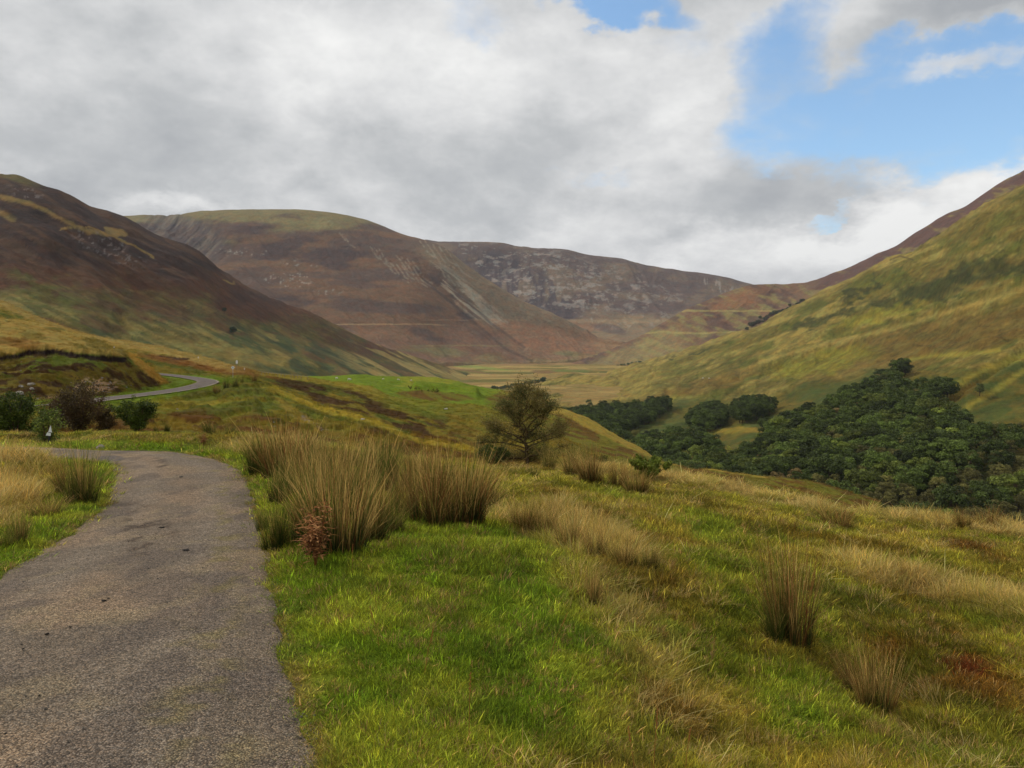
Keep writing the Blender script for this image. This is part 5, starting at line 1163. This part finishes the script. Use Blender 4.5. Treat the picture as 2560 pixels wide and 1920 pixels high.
print('TREES', len(vis), len(rest))
def lone(key, px, py, hpx, kind, label, vi=1, wk=1.0, group=None):
    p = on(key, px, py); h = hpx / F * p[1]; o = WT[vi].copy(); o.name = 'broadleaf_tree'; C.objects.link(o)
    o.location = p; o.scale = (h / 10 * wk, h / 10 * wk, h / 10); o.color = tuple(colr(*kind) * 1.5) + (1,); o.rotation_euler = (0, 0, px); tag(o, label, 'tree', group)
lone('left', 584, 836, 20, (38, 52, 34), 'single dark tree on the lower slope of the left hill', 0)
lone('left', 561, 782, 14, (40, 50, 36), 'smaller tree higher up the left hill above the single dark one', 1)
lone('r1', 1472, 1022, 24, (70, 80, 50), 'isolated small tree on pale grass left above the dark wood', 4)
lone('r1', 2448, 992, 34, (58, 66, 34), 'thin tree in the ravine between the two yellow ridges', 3)
lone('floor', 1358, 957, 15, (44, 62, 40), 'tallest tree at the right end of the riverside strip', 0)
GR = 'trees of the riverside strip on the glen floor'
for k in range(16):
    x = 1232 + k * 8 + wr.rand() * 3; y = 976 - k * 1.25 + wr.rand() * 2
    lone('floor', x, y, 9 + wr.rand() * 3, (44, 60, 36), 'small dark tree in the riverside strip on the glen floor', k % 3, 1.3, GR)
for k, (x, y) in enumerate([(1388, 951), (1400, 950), (1410, 949)]): lone('floor', x, y, 5, (50, 54, 38), 'tiny dark shrub in the row of three beyond the riverside strip', 1, 1.2, 'three tiny shrubs on the glen floor')
for k in range(9): lone('r2', 1436 + k * 8, 932, 6, (58, 72, 40), 'small bush tree in the far strip at the foot of the shelved hill', k % 3, 1.3, 'trees at the foot of the shelved hill')
for k in range(9): lone('r2', 1526 + k * 9, 921 - k * 1.6, 6.5, (60, 76, 42), 'small tree in the far strip climbing behind the right hill', k % 3, 1.3, 'trees climbing behind the right hill')
for k in range(26):
    t = k / 25; x = 1868 + t * 140; y = 818 - t * 62 + wr.randn() * 3
    lone('r2', x, y + 3, 8 + wr.rand() * 3, (52, 60, 42), 'dark tree in the belt below the shelved hill shoulder', k % 3, 1.2, 'belt of trees below the shelved hill')

# ------------------------------------------------------------------ signs and markers
m_white = plain('white_paint', (.78, .78, .76), .5); m_black = plain('black_paint', (.03, .03, .03), .5); m_gal = plain('galvanised_steel', (.36, .37, .37), .5, (30, .12, .001), .3)
m_wood = plain('weathered_wood', (.20, .17, .13), .9, (20, .3, .004))
def prism(pts, y0, y1, mat, name, parent):
    n = len(pts); V = [(x, y0, z) for x, z in pts] + [(x, y1, z) for x, z in pts]
    f = list(range(n)) + list(range(2 * n - 1, n - 1, -1)); t = [n, n]
    for i in range(n): j = (i + 1) % n; f += [i, i + n, j + n, j]; t.append(4)
    return link_mesh(name, V, f, t, mat, None, False, parent)
def cyl(name, r, h, mat, parent, z0=-.2, sides=10):
    V, f, t = tube([(0, 0, z0), (0, 0, h * .5), (0, 0, h)], [r, r, r], sides); f = list(f) + list(range(2 * sides, 3 * sides)); t = list(t) + [sides]
    return link_mesh(name, V, f, t, mat, None, True, parent)
def root(name, label, cat, loc, group=None, rot=(0, 0, 0)):
    e = bpy.data.objects.new(name, None); C.objects.link(e); e.location = loc; e.rotation_euler = rot; e.empty_display_size = .3; tag(e, label, cat, group); return e
p = on('spur', 582, 946); p[1] -= .0; h = 27 / F * p[1]
e = root('passing_place_sign', 'white diamond passing place sign on a grey post at the far road bend', 'sign', p, rot=(0, 0, .25))
cyl('post', .035, h, m_gal, e); q = .31; z = h - .0
prism([(0, z - q + .02), (q, z + .02), (0, z + q + .02), (-q, z + .02)], -.05, -.042, m_white, 'sign_plate', e)
pl = prism([(-.05, z - .09), (.05, z - .09), (.05, z + .13), (-.05, z + .13)], -.054, -.0505, m_black, 'sign_lettering', e)
def marker(key, px, py, hpx, label, group='white topped roadside marker posts', lean=0):
    p = on(key, px, py) if key != 'near' else at_near(px, py); h = hpx / F * p[1]
    e = root('marker_post', label, 'marker post', p, group, (0, lean, 0)); cyl('post', h * .022, h * .7, m_wood, e)
    w = h * .09; prism([(-w, h * .66), (w, h * .66), (w, h * .95), (0, h * 1.03), (-w, h * .95)], -w * .4, w * .4, m_white, 'reflector_head', e)
marker('bank', 285, 875, 9, 'white topped marker post on the grassy rim above the peat edge')
marker('moor', 495, 902, 10, 'white topped marker post on the tan skyline left of the passing place sign')
marker('moor', 591, 925, 24, 'taller marker post with pale top directly behind the passing place sign')
marker('moor', 610, 930, 10, 'short marker post right of the passing place sign')
# leaning black and white pole in the sapling
p = np.array([(121 - 1280) / F * 25.5, 25.5, z_at((121 - 1280) / F * 25.5, 25.5)])
top = (1130 - 1062) / F * 25.5
e = root('snow_pole', 'leaning black and white roadside pole inside the light green sapling', 'marker pole', p, rot=(0, .10, 0))
zt = EYE + (HZ - 1063) / F * 25.5 - p[2]; s1 = 25.5 / F
cyl('pole', .028, zt * .9, m_black, e)
prism([(-.035, zt - 17 * s1), (.09, zt - 17 * s1), (.03, zt)], -.04, -.032, m_white, 'white_band', e)
prism([(-.10, zt - 26 * s1), (.06, zt - 26 * s1), (.06, zt - 19 * s1), (-.06, zt - 18 * s1)], -.04, -.032, m_white, 'white_band', e)
p = on('m6', 1122, 958); e = root('fence_post', 'small dark post on the green knoll skyline above the sheep', 'post', p)
cyl('post_shaft', .25, 1.9, m_wood, e, -.3)
# moor fence: dark posts on the skyline
p0 = on('moor', 655, 938); p1 = on('moor', 770, 950)
e = root('wire_fence', 'low post and wire fence along the moor skyline left of the green knoll', 'fence', p0)
for k in range(15):
    t = k / 14; x, y = p0[0] + (p1[0] - p0[0]) * t, p0[1] + (p1[1] - p0[1]) * t; g = on('moor', 1280 + x / y * F, 938 + 12 * t)
    o = cyl('post', .07, 1.05, m_wood, e, -.4, 5); o.location = (x - p0[0], y - p0[1], g[2] - p0[2])
V, f, t = tube([(0, 0, .9), ((p1 - p0)[0] / 2, (p1 - p0)[1] / 2, .85 + (p1 - p0)[2] / 2), tuple(p1 - p0 + np.array([0, 0, .9]))], [.015] * 3, 4); link_mesh('wire', V, f, t, m_gal, None, True, e)

# ------------------------------------------------------------------ stones
m_rock = plain('lichened_rock', (.30, .27, .225), .9, (3, .5, .08))
def rock(seed, sx, sy, sz):
    r = np.random.RandomState(seed); n = 14; th = np.linspace(0, np.pi, n); ph = np.arange(2 * n) / (2 * n) * 6.283
    T_, P_ = np.meshgrid(th, ph, indexing='ij'); d = np.stack([np.sin(T_) * np.cos(P_), np.sin(T_) * np.sin(P_), np.cos(T_)], -1)
    rad = np.ones(T_.shape)
    for k in range(16):
        nn = r.randn(3); nn /= np.linalg.norm(nn); c = .48 + .42 * r.rand(); dn = d @ nn; rad = np.minimum(rad, np.where(dn > .05, c / np.maximum(dn, .05), 9))
    rad = rad * (1 + (fbm(d[..., 0] * 3 + seed, d[..., 1] * 3 + d[..., 2] * 2, 4, seed % 50) - .5) * .25)
    V = d * rad[..., None] * np.array([sx, sy, sz]); m = 2 * n; f = []; t = []
    for i in range(n - 1):
        for j in range(m): k = (j + 1) % m; f += [i * m + j, (i + 1) * m + j, (i + 1) * m + k, i * m + k]; t.append(4)
    return link_mesh('rock', V.reshape(-1, 3), f, t, m_rock, None, False, parent=False)
RK = [rock(800 + i, 1, .8, .75) for i in range(5)]
def put_rock(key, px, py, wpx, label, group=None, vi=0, zk=1.0, name='rock'):
    p = on(key, px, py) if key != 'near' else at_near(px, py); o = RK[vi % 5].copy(); o.name = name; C.objects.link(o); k = wpx / F * p[1] / 1.7
    o.scale = (k, k, k * zk); o.location = (p[0], p[1], p[2] + k * .05); o.rotation_euler = (0, 0, px * 1.7); tag(o, label, 'rock', group); return o
put_rock('near', 249, 1122, 24, 'grey boulder behind the big rush clump at the road bend', vi=1, zk=1.1, name='boulder')
GO = 'pale outcrop rocks on the heathery bank'
for k, (x, y, w_, l) in enumerate([(54, 968, 17, 'upper left pale rock of the outcrop on the bank'), (46, 985, 20, 'lowest and largest pale rock of the outcrop'), (78, 962, 18, 'upper right grey rock of the outcrop'), (80, 974, 13, 'small rock under the upper right rock of the outcrop'), (38, 1000, 12, 'small pale stone at the foot of the outcrop'), (52, 928, 7, 'small pale stone higher up the gully above the outcrop'), (53, 905, 6, 'tiny pale stone near the peat edge'), (275, 957, 11, 'brownish boulder on top of the scree patch')]):
    put_rock('bank', x, y, w_, l, GO, k, .9)
rr_ = np.random.RandomState(5)
for k in range(70):
    a = rr_.randn() * 30; b = rr_.randn() * 9
    put_rock('bank', 248 + a, 968 + b - abs(a) * .02, 3 + 4.5 * rr_.rand() ** 2, 'small pale stone of the scree patch above the second length of road', 'stones of the scree patch', k, .8, 'stone')
for k in range(26):
    x = 30 + 110 * rr_.rand(); put_rock('bank', x, 1008 - (x - 30) * .10 + rr_.randn() * 3, 4 + 4 * rr_.rand(), 'pale stone in the row along the foot of the bank', 'stones along the foot of the bank', k, .8, 'stone')
for k, (x, y) in enumerate([(443, 1023), (680, 1055), (688, 1067)]): put_rock('spur', x, y, 7, ['small white stone on the green slope under the far road', 'white stone among dark heather', 'pale pink stone below the white stone among dark heather'][k], 'scattered stones on the spur', k, .8, 'stone')
for k in range(22): put_rock('spur', 750 + k * 3.2 + rr_.randn() * 3, 1040 + k * 1.7 + rr_.randn() * 2.5, 3 + 2 * rr_.rand(), 'small stone in the stony streak down the spur', 'stones of the stony streak', k, .6, 'stone')

# loose grit along the broken road edges
gc = bpy.data.collections.new('grit')
for i in range(4): o = RK[i].copy(); o.name = 'grit_%d' % i; gc.objects.link(o)
n = 5200; k = np.interp(rr_.rand(n) ** 1.3, [0, 1], [NR * .10, NR * .62]); sd_ = rr_.rand(n); off = np.abs(rr_.randn(n)) * .22
ex = np.where(sd_ < .6, np.interp(k, np.arange(NR), eR[:, 0]), np.interp(k, np.arange(NR), eL[:, 0])); ey = np.where(sd_ < .6, np.interp(k, np.arange(NR), eR[:, 1]), np.interp(k, np.arange(NR), eL[:, 1]))
dx = np.interp(k, np.arange(NR), dirn[:, 0]); dy = np.interp(k, np.arange(NR), dirn[:, 1]); sg = np.where(sd_ < .6, -1, 1)
gx, gy = ex + dx * sg * (off - .12), ey + dy * sg * (off - .12)
far_ = rr_.rand(n) < .25; tq = rr_.rand(n); lx = np.interp(k, np.arange(NR), eL[:, 0]); ly = np.interp(k, np.arange(NR), eL[:, 1]); rx_ = np.interp(k, np.arange(NR), eR[:, 0]); ry_ = np.interp(k, np.arange(NR), eR[:, 1])
gx = np.where(far_, lx + (rx_ - lx) * tq, gx); gy = np.where(far_, ly + (ry_ - ly) * tq, gy)
gs = .004 + .006 * rr_.rand(n) ** 2
gz = z_base(gx, gy) + np.where(far_, .045, .012) + gs * .3
instancer('gravel', gc, np.stack([gx, gy, gz], -1), np.stack([rr_.rand(n), rr_.rand(n), rr_.rand(n) * 6], -1), np.stack([gs] * 3, -1), rr_.randint(0, 4, n), np.ones((n, 3)), 'loose grit scattered along the road edges', cat='gravel')

# ------------------------------------------------------------------ sheep
m_wool = plain('wool', (.62, .58, .50), .95, (14, .15, .03)); m_skin = plain('sheep_face', (.10, .09, .08), .8)
def skin_obj(name, V, E, R, mat, parent, sub=2):
    me = bpy.data.meshes.new(name); me.from_pydata(V, E, []); o = bpy.data.objects.new(name, me); C.objects.link(o); o.parent = parent; me.materials.append(mat)
    md = o.modifiers.new('skin', 'SKIN'); md.use_smooth_shade = True
    for i, r in enumerate(R): me.skin_vertices[0].data[i].radius = (r if isinstance(r, tuple) else (r, r))
    me.skin_vertices[0].data[0].use_root = True
    o.modifiers.new('sub', 'SUBSURF').levels = 1; o.modifiers['sub'].render_levels = sub
    return o
def sheep(key, px, py, hpx, rot, label, lying=False, group='sheep grazing on the middle slopes'):
    p = on(key, px, py); k = hpx / F * p[1] / .85; dz = -.30 if lying else 0
    e = root('sheep', label, 'sheep', p + np.array([0, 0, -.02]), group, (0, 0, rot)); e.scale = (k, k, k)
    # body runs along +x, grazing head low
    V = [(-.38, 0, .60 + dz), (-.15, 0, .60 + dz), (.12, 0, .58 + dz), (.36, 0, .58 + dz), (.52, 0, .55 + dz), (.64, 0, .40 + dz), (.76, 0, (.26 if not lying else .62) + dz)]
    E = [(0, 1), (1, 2), (2, 3), (3, 4), (4, 5), (5, 6)]; R = [(.17, .19), (.23, .24), (.22, .23), (.18, .20), .12, .085, .055]
    if lying: V[5] = (.64, 0, .62 + dz)
    b = len(V)
    for x, a in ((-.36, 1), (.36, 3)):
        for s in (-1, 1):
            i = len(V); hk = -.05 if x < 0 else .03
            V += [(x, s * .12, .40 + dz), (x + hk, s * .12, .22 if not lying else .16), (x, s * .12, .0)]; E += [(a if a else 0, i), (i, i + 1), (i + 1, i + 2)]; R += [.075, .035, .028]
    skin_obj('body', V, E, R, m_wool, e)
    hx, hz = V[6][0], V[6][2]; skin_obj('face', [(hx - .06, 0, hz + .06), (hx + .02, 0, hz), (hx + .10, 0, hz - .07), (hx - .05, .10, hz + .10), (hx - .05, -.10, hz + .10)], [(0, 1), (1, 2), (0, 3), (0, 4)], [.065, .06, .04, .02, .02], m_skin, e, 1)
sheep('m6', 872, 952, 7, .3, 'white sheep near the left end of the bright green pasture')
sheep('m6', 843, 948, 6, 2.6, 'greyish sheep just left of the brightest sheep on the pasture')
sheep('m6', 995, 952, 5, .2, 'tiny white sheep on the pasture skyline in the middle')
sheep('m6', 959, 949, 4, 3.0, 'tiny pale sheep on the pasture skyline left of the middle one')
sheep('m6', 1028, 953, 4, 2.9, 'rightmost tiny pale sheep on the pasture skyline')
sheep('moor', 1116, 1024, 7, 3.1, 'white sheep lying on the olive ridge left of the lone tree', True)
sheep('spur', 905, 1050, 8, .1, 'white sheep resting on the grassy spur edge behind the rushes', True)
sheep('r1', 1757, 948, 4, .2, 'left one of two tiny pale sheep on the right hill', group='two sheep on the right hill'); sheep('r1', 1773, 948, 4, .2, 'right one of two tiny pale sheep on the right hill', group='two sheep on the right hill')
# dark thistles on the pasture
for k in range(26):
    x = 1020 + 84 * rr_.rand(); clump(x, 966 + (x - 1020) * .12 + rr_.rand() * 7, 5 + 4 * rr_.rand(), 4, 'green', 'small dark rush tuft in the scatter on the bright green pasture', 'rush tufts scattered on the pasture', 2, 'm6')

# ------------------------------------------------------------------ dead dock, twig, stems, droppings
m_dead = col_mat('dead_dock_leaf', 'Col', .85, .15)
def dock(px, py, hpx, wpx, label, seed, k_=1.0):
    p = at_near(px, py); k = p[1] / F; h = hpx * k; r = np.random.RandomState(seed); A = Acc(); Lf = Acc(); tips = []
    for s in range(6):
        a = r.rand() * 6.28; w_ = wpx * k * (.2 + .35 * r.rand()); q = [(0, 0, -.02), (w_ * .4 * math.cos(a), w_ * .4 * math.sin(a), h * .4), (w_ * math.cos(a), w_ * math.sin(a), h * (.45 + .55 * r.rand()))]
        c = cr_path(q, 6); A.add(*tube(c, np.linspace(.007, .003, len(c)), 5), colr(104, 62, 38)); tips += list(c[4:])
    tips = np.array(tips); n = 620; P = tips[r.randint(0, len(tips), n)] + r.randn(n, 3) * h * .07
    V, Fc, LT, cv = ribbons(P, r.rand(n) * 6.28, h * (.03 + .06 * r.rand(n)), r.randn(n) * .9, 1.0 + r.rand(n) * 1.6, h * .040 * (.5 + r.rand(n)), 4, lambda t: (np.array([colr(122, 84, 50), colr(150, 112, 74), colr(88, 56, 36)])[r.randint(0, 3, n)] * np.exp(r.randn(n, 1) * .2))[:, None, :] * np.ones((1, len(t), 1)), .6, r.rand(n) * 6.28)
    e = root('dock_plant', label, 'plant', p, 'dead reddish dock plants')
    A.obj('stem', m_dead, e); link_mesh('dead_leaves', V, Fc, LT, m_dead, cv, True, e)
dock(788, 1420, 165, 105, 'reddish brown withered dock plant in front of the roadside rushes', 901)
dock(506, 1120, 40, 34, 'small brown withered dock plant on the verge beyond the road bend', 902)
p = at_near(775, 1118); A = Acc(); k = p[1] / F
A.add(*tube([(0, 0, -.1), (8 * k, 0, 14 * k), (16 * k, 0, 22 * k), (19 * k, .05, 32 * k), (17 * k, 0, 38 * k)], [.022, .02, .016, .012, .006]), colr(70, 54, 42)); A.add(*tube([(16 * k, 0, 22 * k), (24 * k, .02, 27 * k)], [.01, .004], 5), colr(70, 54, 42))
o = A.obj('branch', m_bark, None); o.location = p; tag(o, 'bare crooked dead branch sticking up behind the rush stand', 'branch')
def seedstem(px, py, hpx, label, dx=0):
    p = at_near(px, py); k = p[1] / F; h = hpx * k; A = Acc(); A.add(*tube([(0, 0, -.02), (dx * k * .4, 0, h * .5), (dx * k, 0, h)], [.0022, .0018, .001], 4), colr(128, 92, 48))
    for j in range(9): z = .72 + .03 * j; A.add(*tube([(dx * k * z, 0, h * z), (dx * k * z + .006 * (-1) ** j, .003, h * z + .012)], [.002, .001], 4), colr(150, 96, 58))
    o = A.obj('grass_stem', m_dead, None); o.location = p; tag(o, label, 'grass stem', 'tall thin seed stems on the near lawn')
for a in [(1172, 1860, 180, 'tall pale seed stem in the middle of the lawn', 4), (1632, 1960, 190, 'brown seed stem at the bottom edge of the photograph', 12), (1590, 1965, 150, 'shorter brown seed stem left of the brown stem at the bottom edge', -20), (950, 1625, 110, 'fine leaning seed stem left of the middle of the lawn', -26), (1370, 1660, 130, 'bent seed stem right of the middle of the lawn', 50),
          (1712, 1940, 120, 'straw seed stem beside the dry strip at the bottom', 14), (1060, 1690, 120, 'seed stem with pale head near the lawn centre', 24), (880, 1440, 80, 'thin seed stem below the reddish dock plant', 2)]: seedstem(*a)
m_dung = plain('dark_droppings', (.022, .017, .013), .8, (40, .4, .006))
def on_road(px, py):
    for _ in range(1):
        D = np.linspace(3, 24, 4000); x = (px - 1280) / F * D; z = EYE + (HZ - py) / F * D; zr = z_base(x, D) + .035; k = np.argmax(z < zr); return np.array([x[k], D[k], zr[k] - .008])
DV = []
for i in range(3):
    o = rock(860 + i, 1, .8, .6); o.data.materials.clear(); o.data.materials.append(m_dung); DV.append(o)
def dung(px, py, wpx, label, k, sz=.6):
    p = on_road(px, py); o = DV[k % 3].copy(); o.name = 'dropping'; C.objects.link(o); s_ = wpx / F * p[1] / 1.7; o.scale = (s_, s_ * .9, s_ * sz); o.location = p + np.array([0, 0, .03]); o.rotation_euler = (0, 0, px); tag(o, label, 'dropping', 'dark droppings on the road')
for k, (x, y, w_, l) in enumerate([(260, 1508, 15, 'largest dark dropping in the middle of the road'), (271, 1502, 8, 'dropping touching the upper right of the largest one'), (176, 1575, 9, 'dropping at the right end of the diagonal row'), (117, 1592, 12, 'big dropping in the middle of the diagonal row'), (55, 1619, 8, 'upper dropping of the close pair at the left'), (58, 1630, 8, 'lower dropping of the close pair at the left'),
                                (14, 1845, 10, 'dropping at the lower left edge of the road'), (287, 1484, 5, 'small dropping above the largest one'), (434, 1410, 5, 'small dropping on the right wheel track'), (371, 1427, 5, 'small dropping below the scattered bits'), (395, 1452, 8, 'flat dark dropping alone in the middle of the road'), (451, 1195, 14, 'flat dark patch of dung near the road bend'), (405, 1322, 16, 'flat dark smear of dung at the top of the scattered bits'), (465, 1379, 20, 'long thin dark smear right of the scattered bits'), (192, 1533, 5, 'small dropping left of the largest one')]):
    dung(x, y, w_, l, k, .25 if 'flat' in l or 'smear' in l else .6)
for k in range(60): dung(365 + rr_.randn() * 38, 1352 + rr_.randn() * 22, 1.8 + 2.2 * rr_.rand(), 'tiny dark pellet in the scatter across the road', k, .6)

# ------------------------------------------------------------------ air between here and the far hills
hb = link_mesh('haze', [(-8500, -2500, -97), (8500, -2500, -97), (8500, 11000, -97), (-8500, 11000, -97), (-8500, -2500, 1100), (8500, -2500, 1100), (8500, 11000, 1100), (-8500, 11000, 1100)],
               [0, 3, 2, 1, 4, 5, 6, 7, 0, 1, 5, 4, 1, 2, 6, 5, 2, 3, 7, 6, 3, 0, 4, 7], [4] * 6, None, None, False)
mh = bpy.data.materials.new('thin_air'); mh.use_nodes = True; t = mh.node_tree; t.nodes.clear(); v = t.nodes.new('ShaderNodeVolumePrincipled'); v.inputs['Density'].default_value = 4e-5; v.inputs['Color'].default_value = (.74, .79, .90, 1)
mo = t.nodes.new('ShaderNodeOutputMaterial'); t.links.new(v.outputs[0], mo.inputs['Volume']); hb.data.materials.append(mh); tag(hb, kind='stuff')
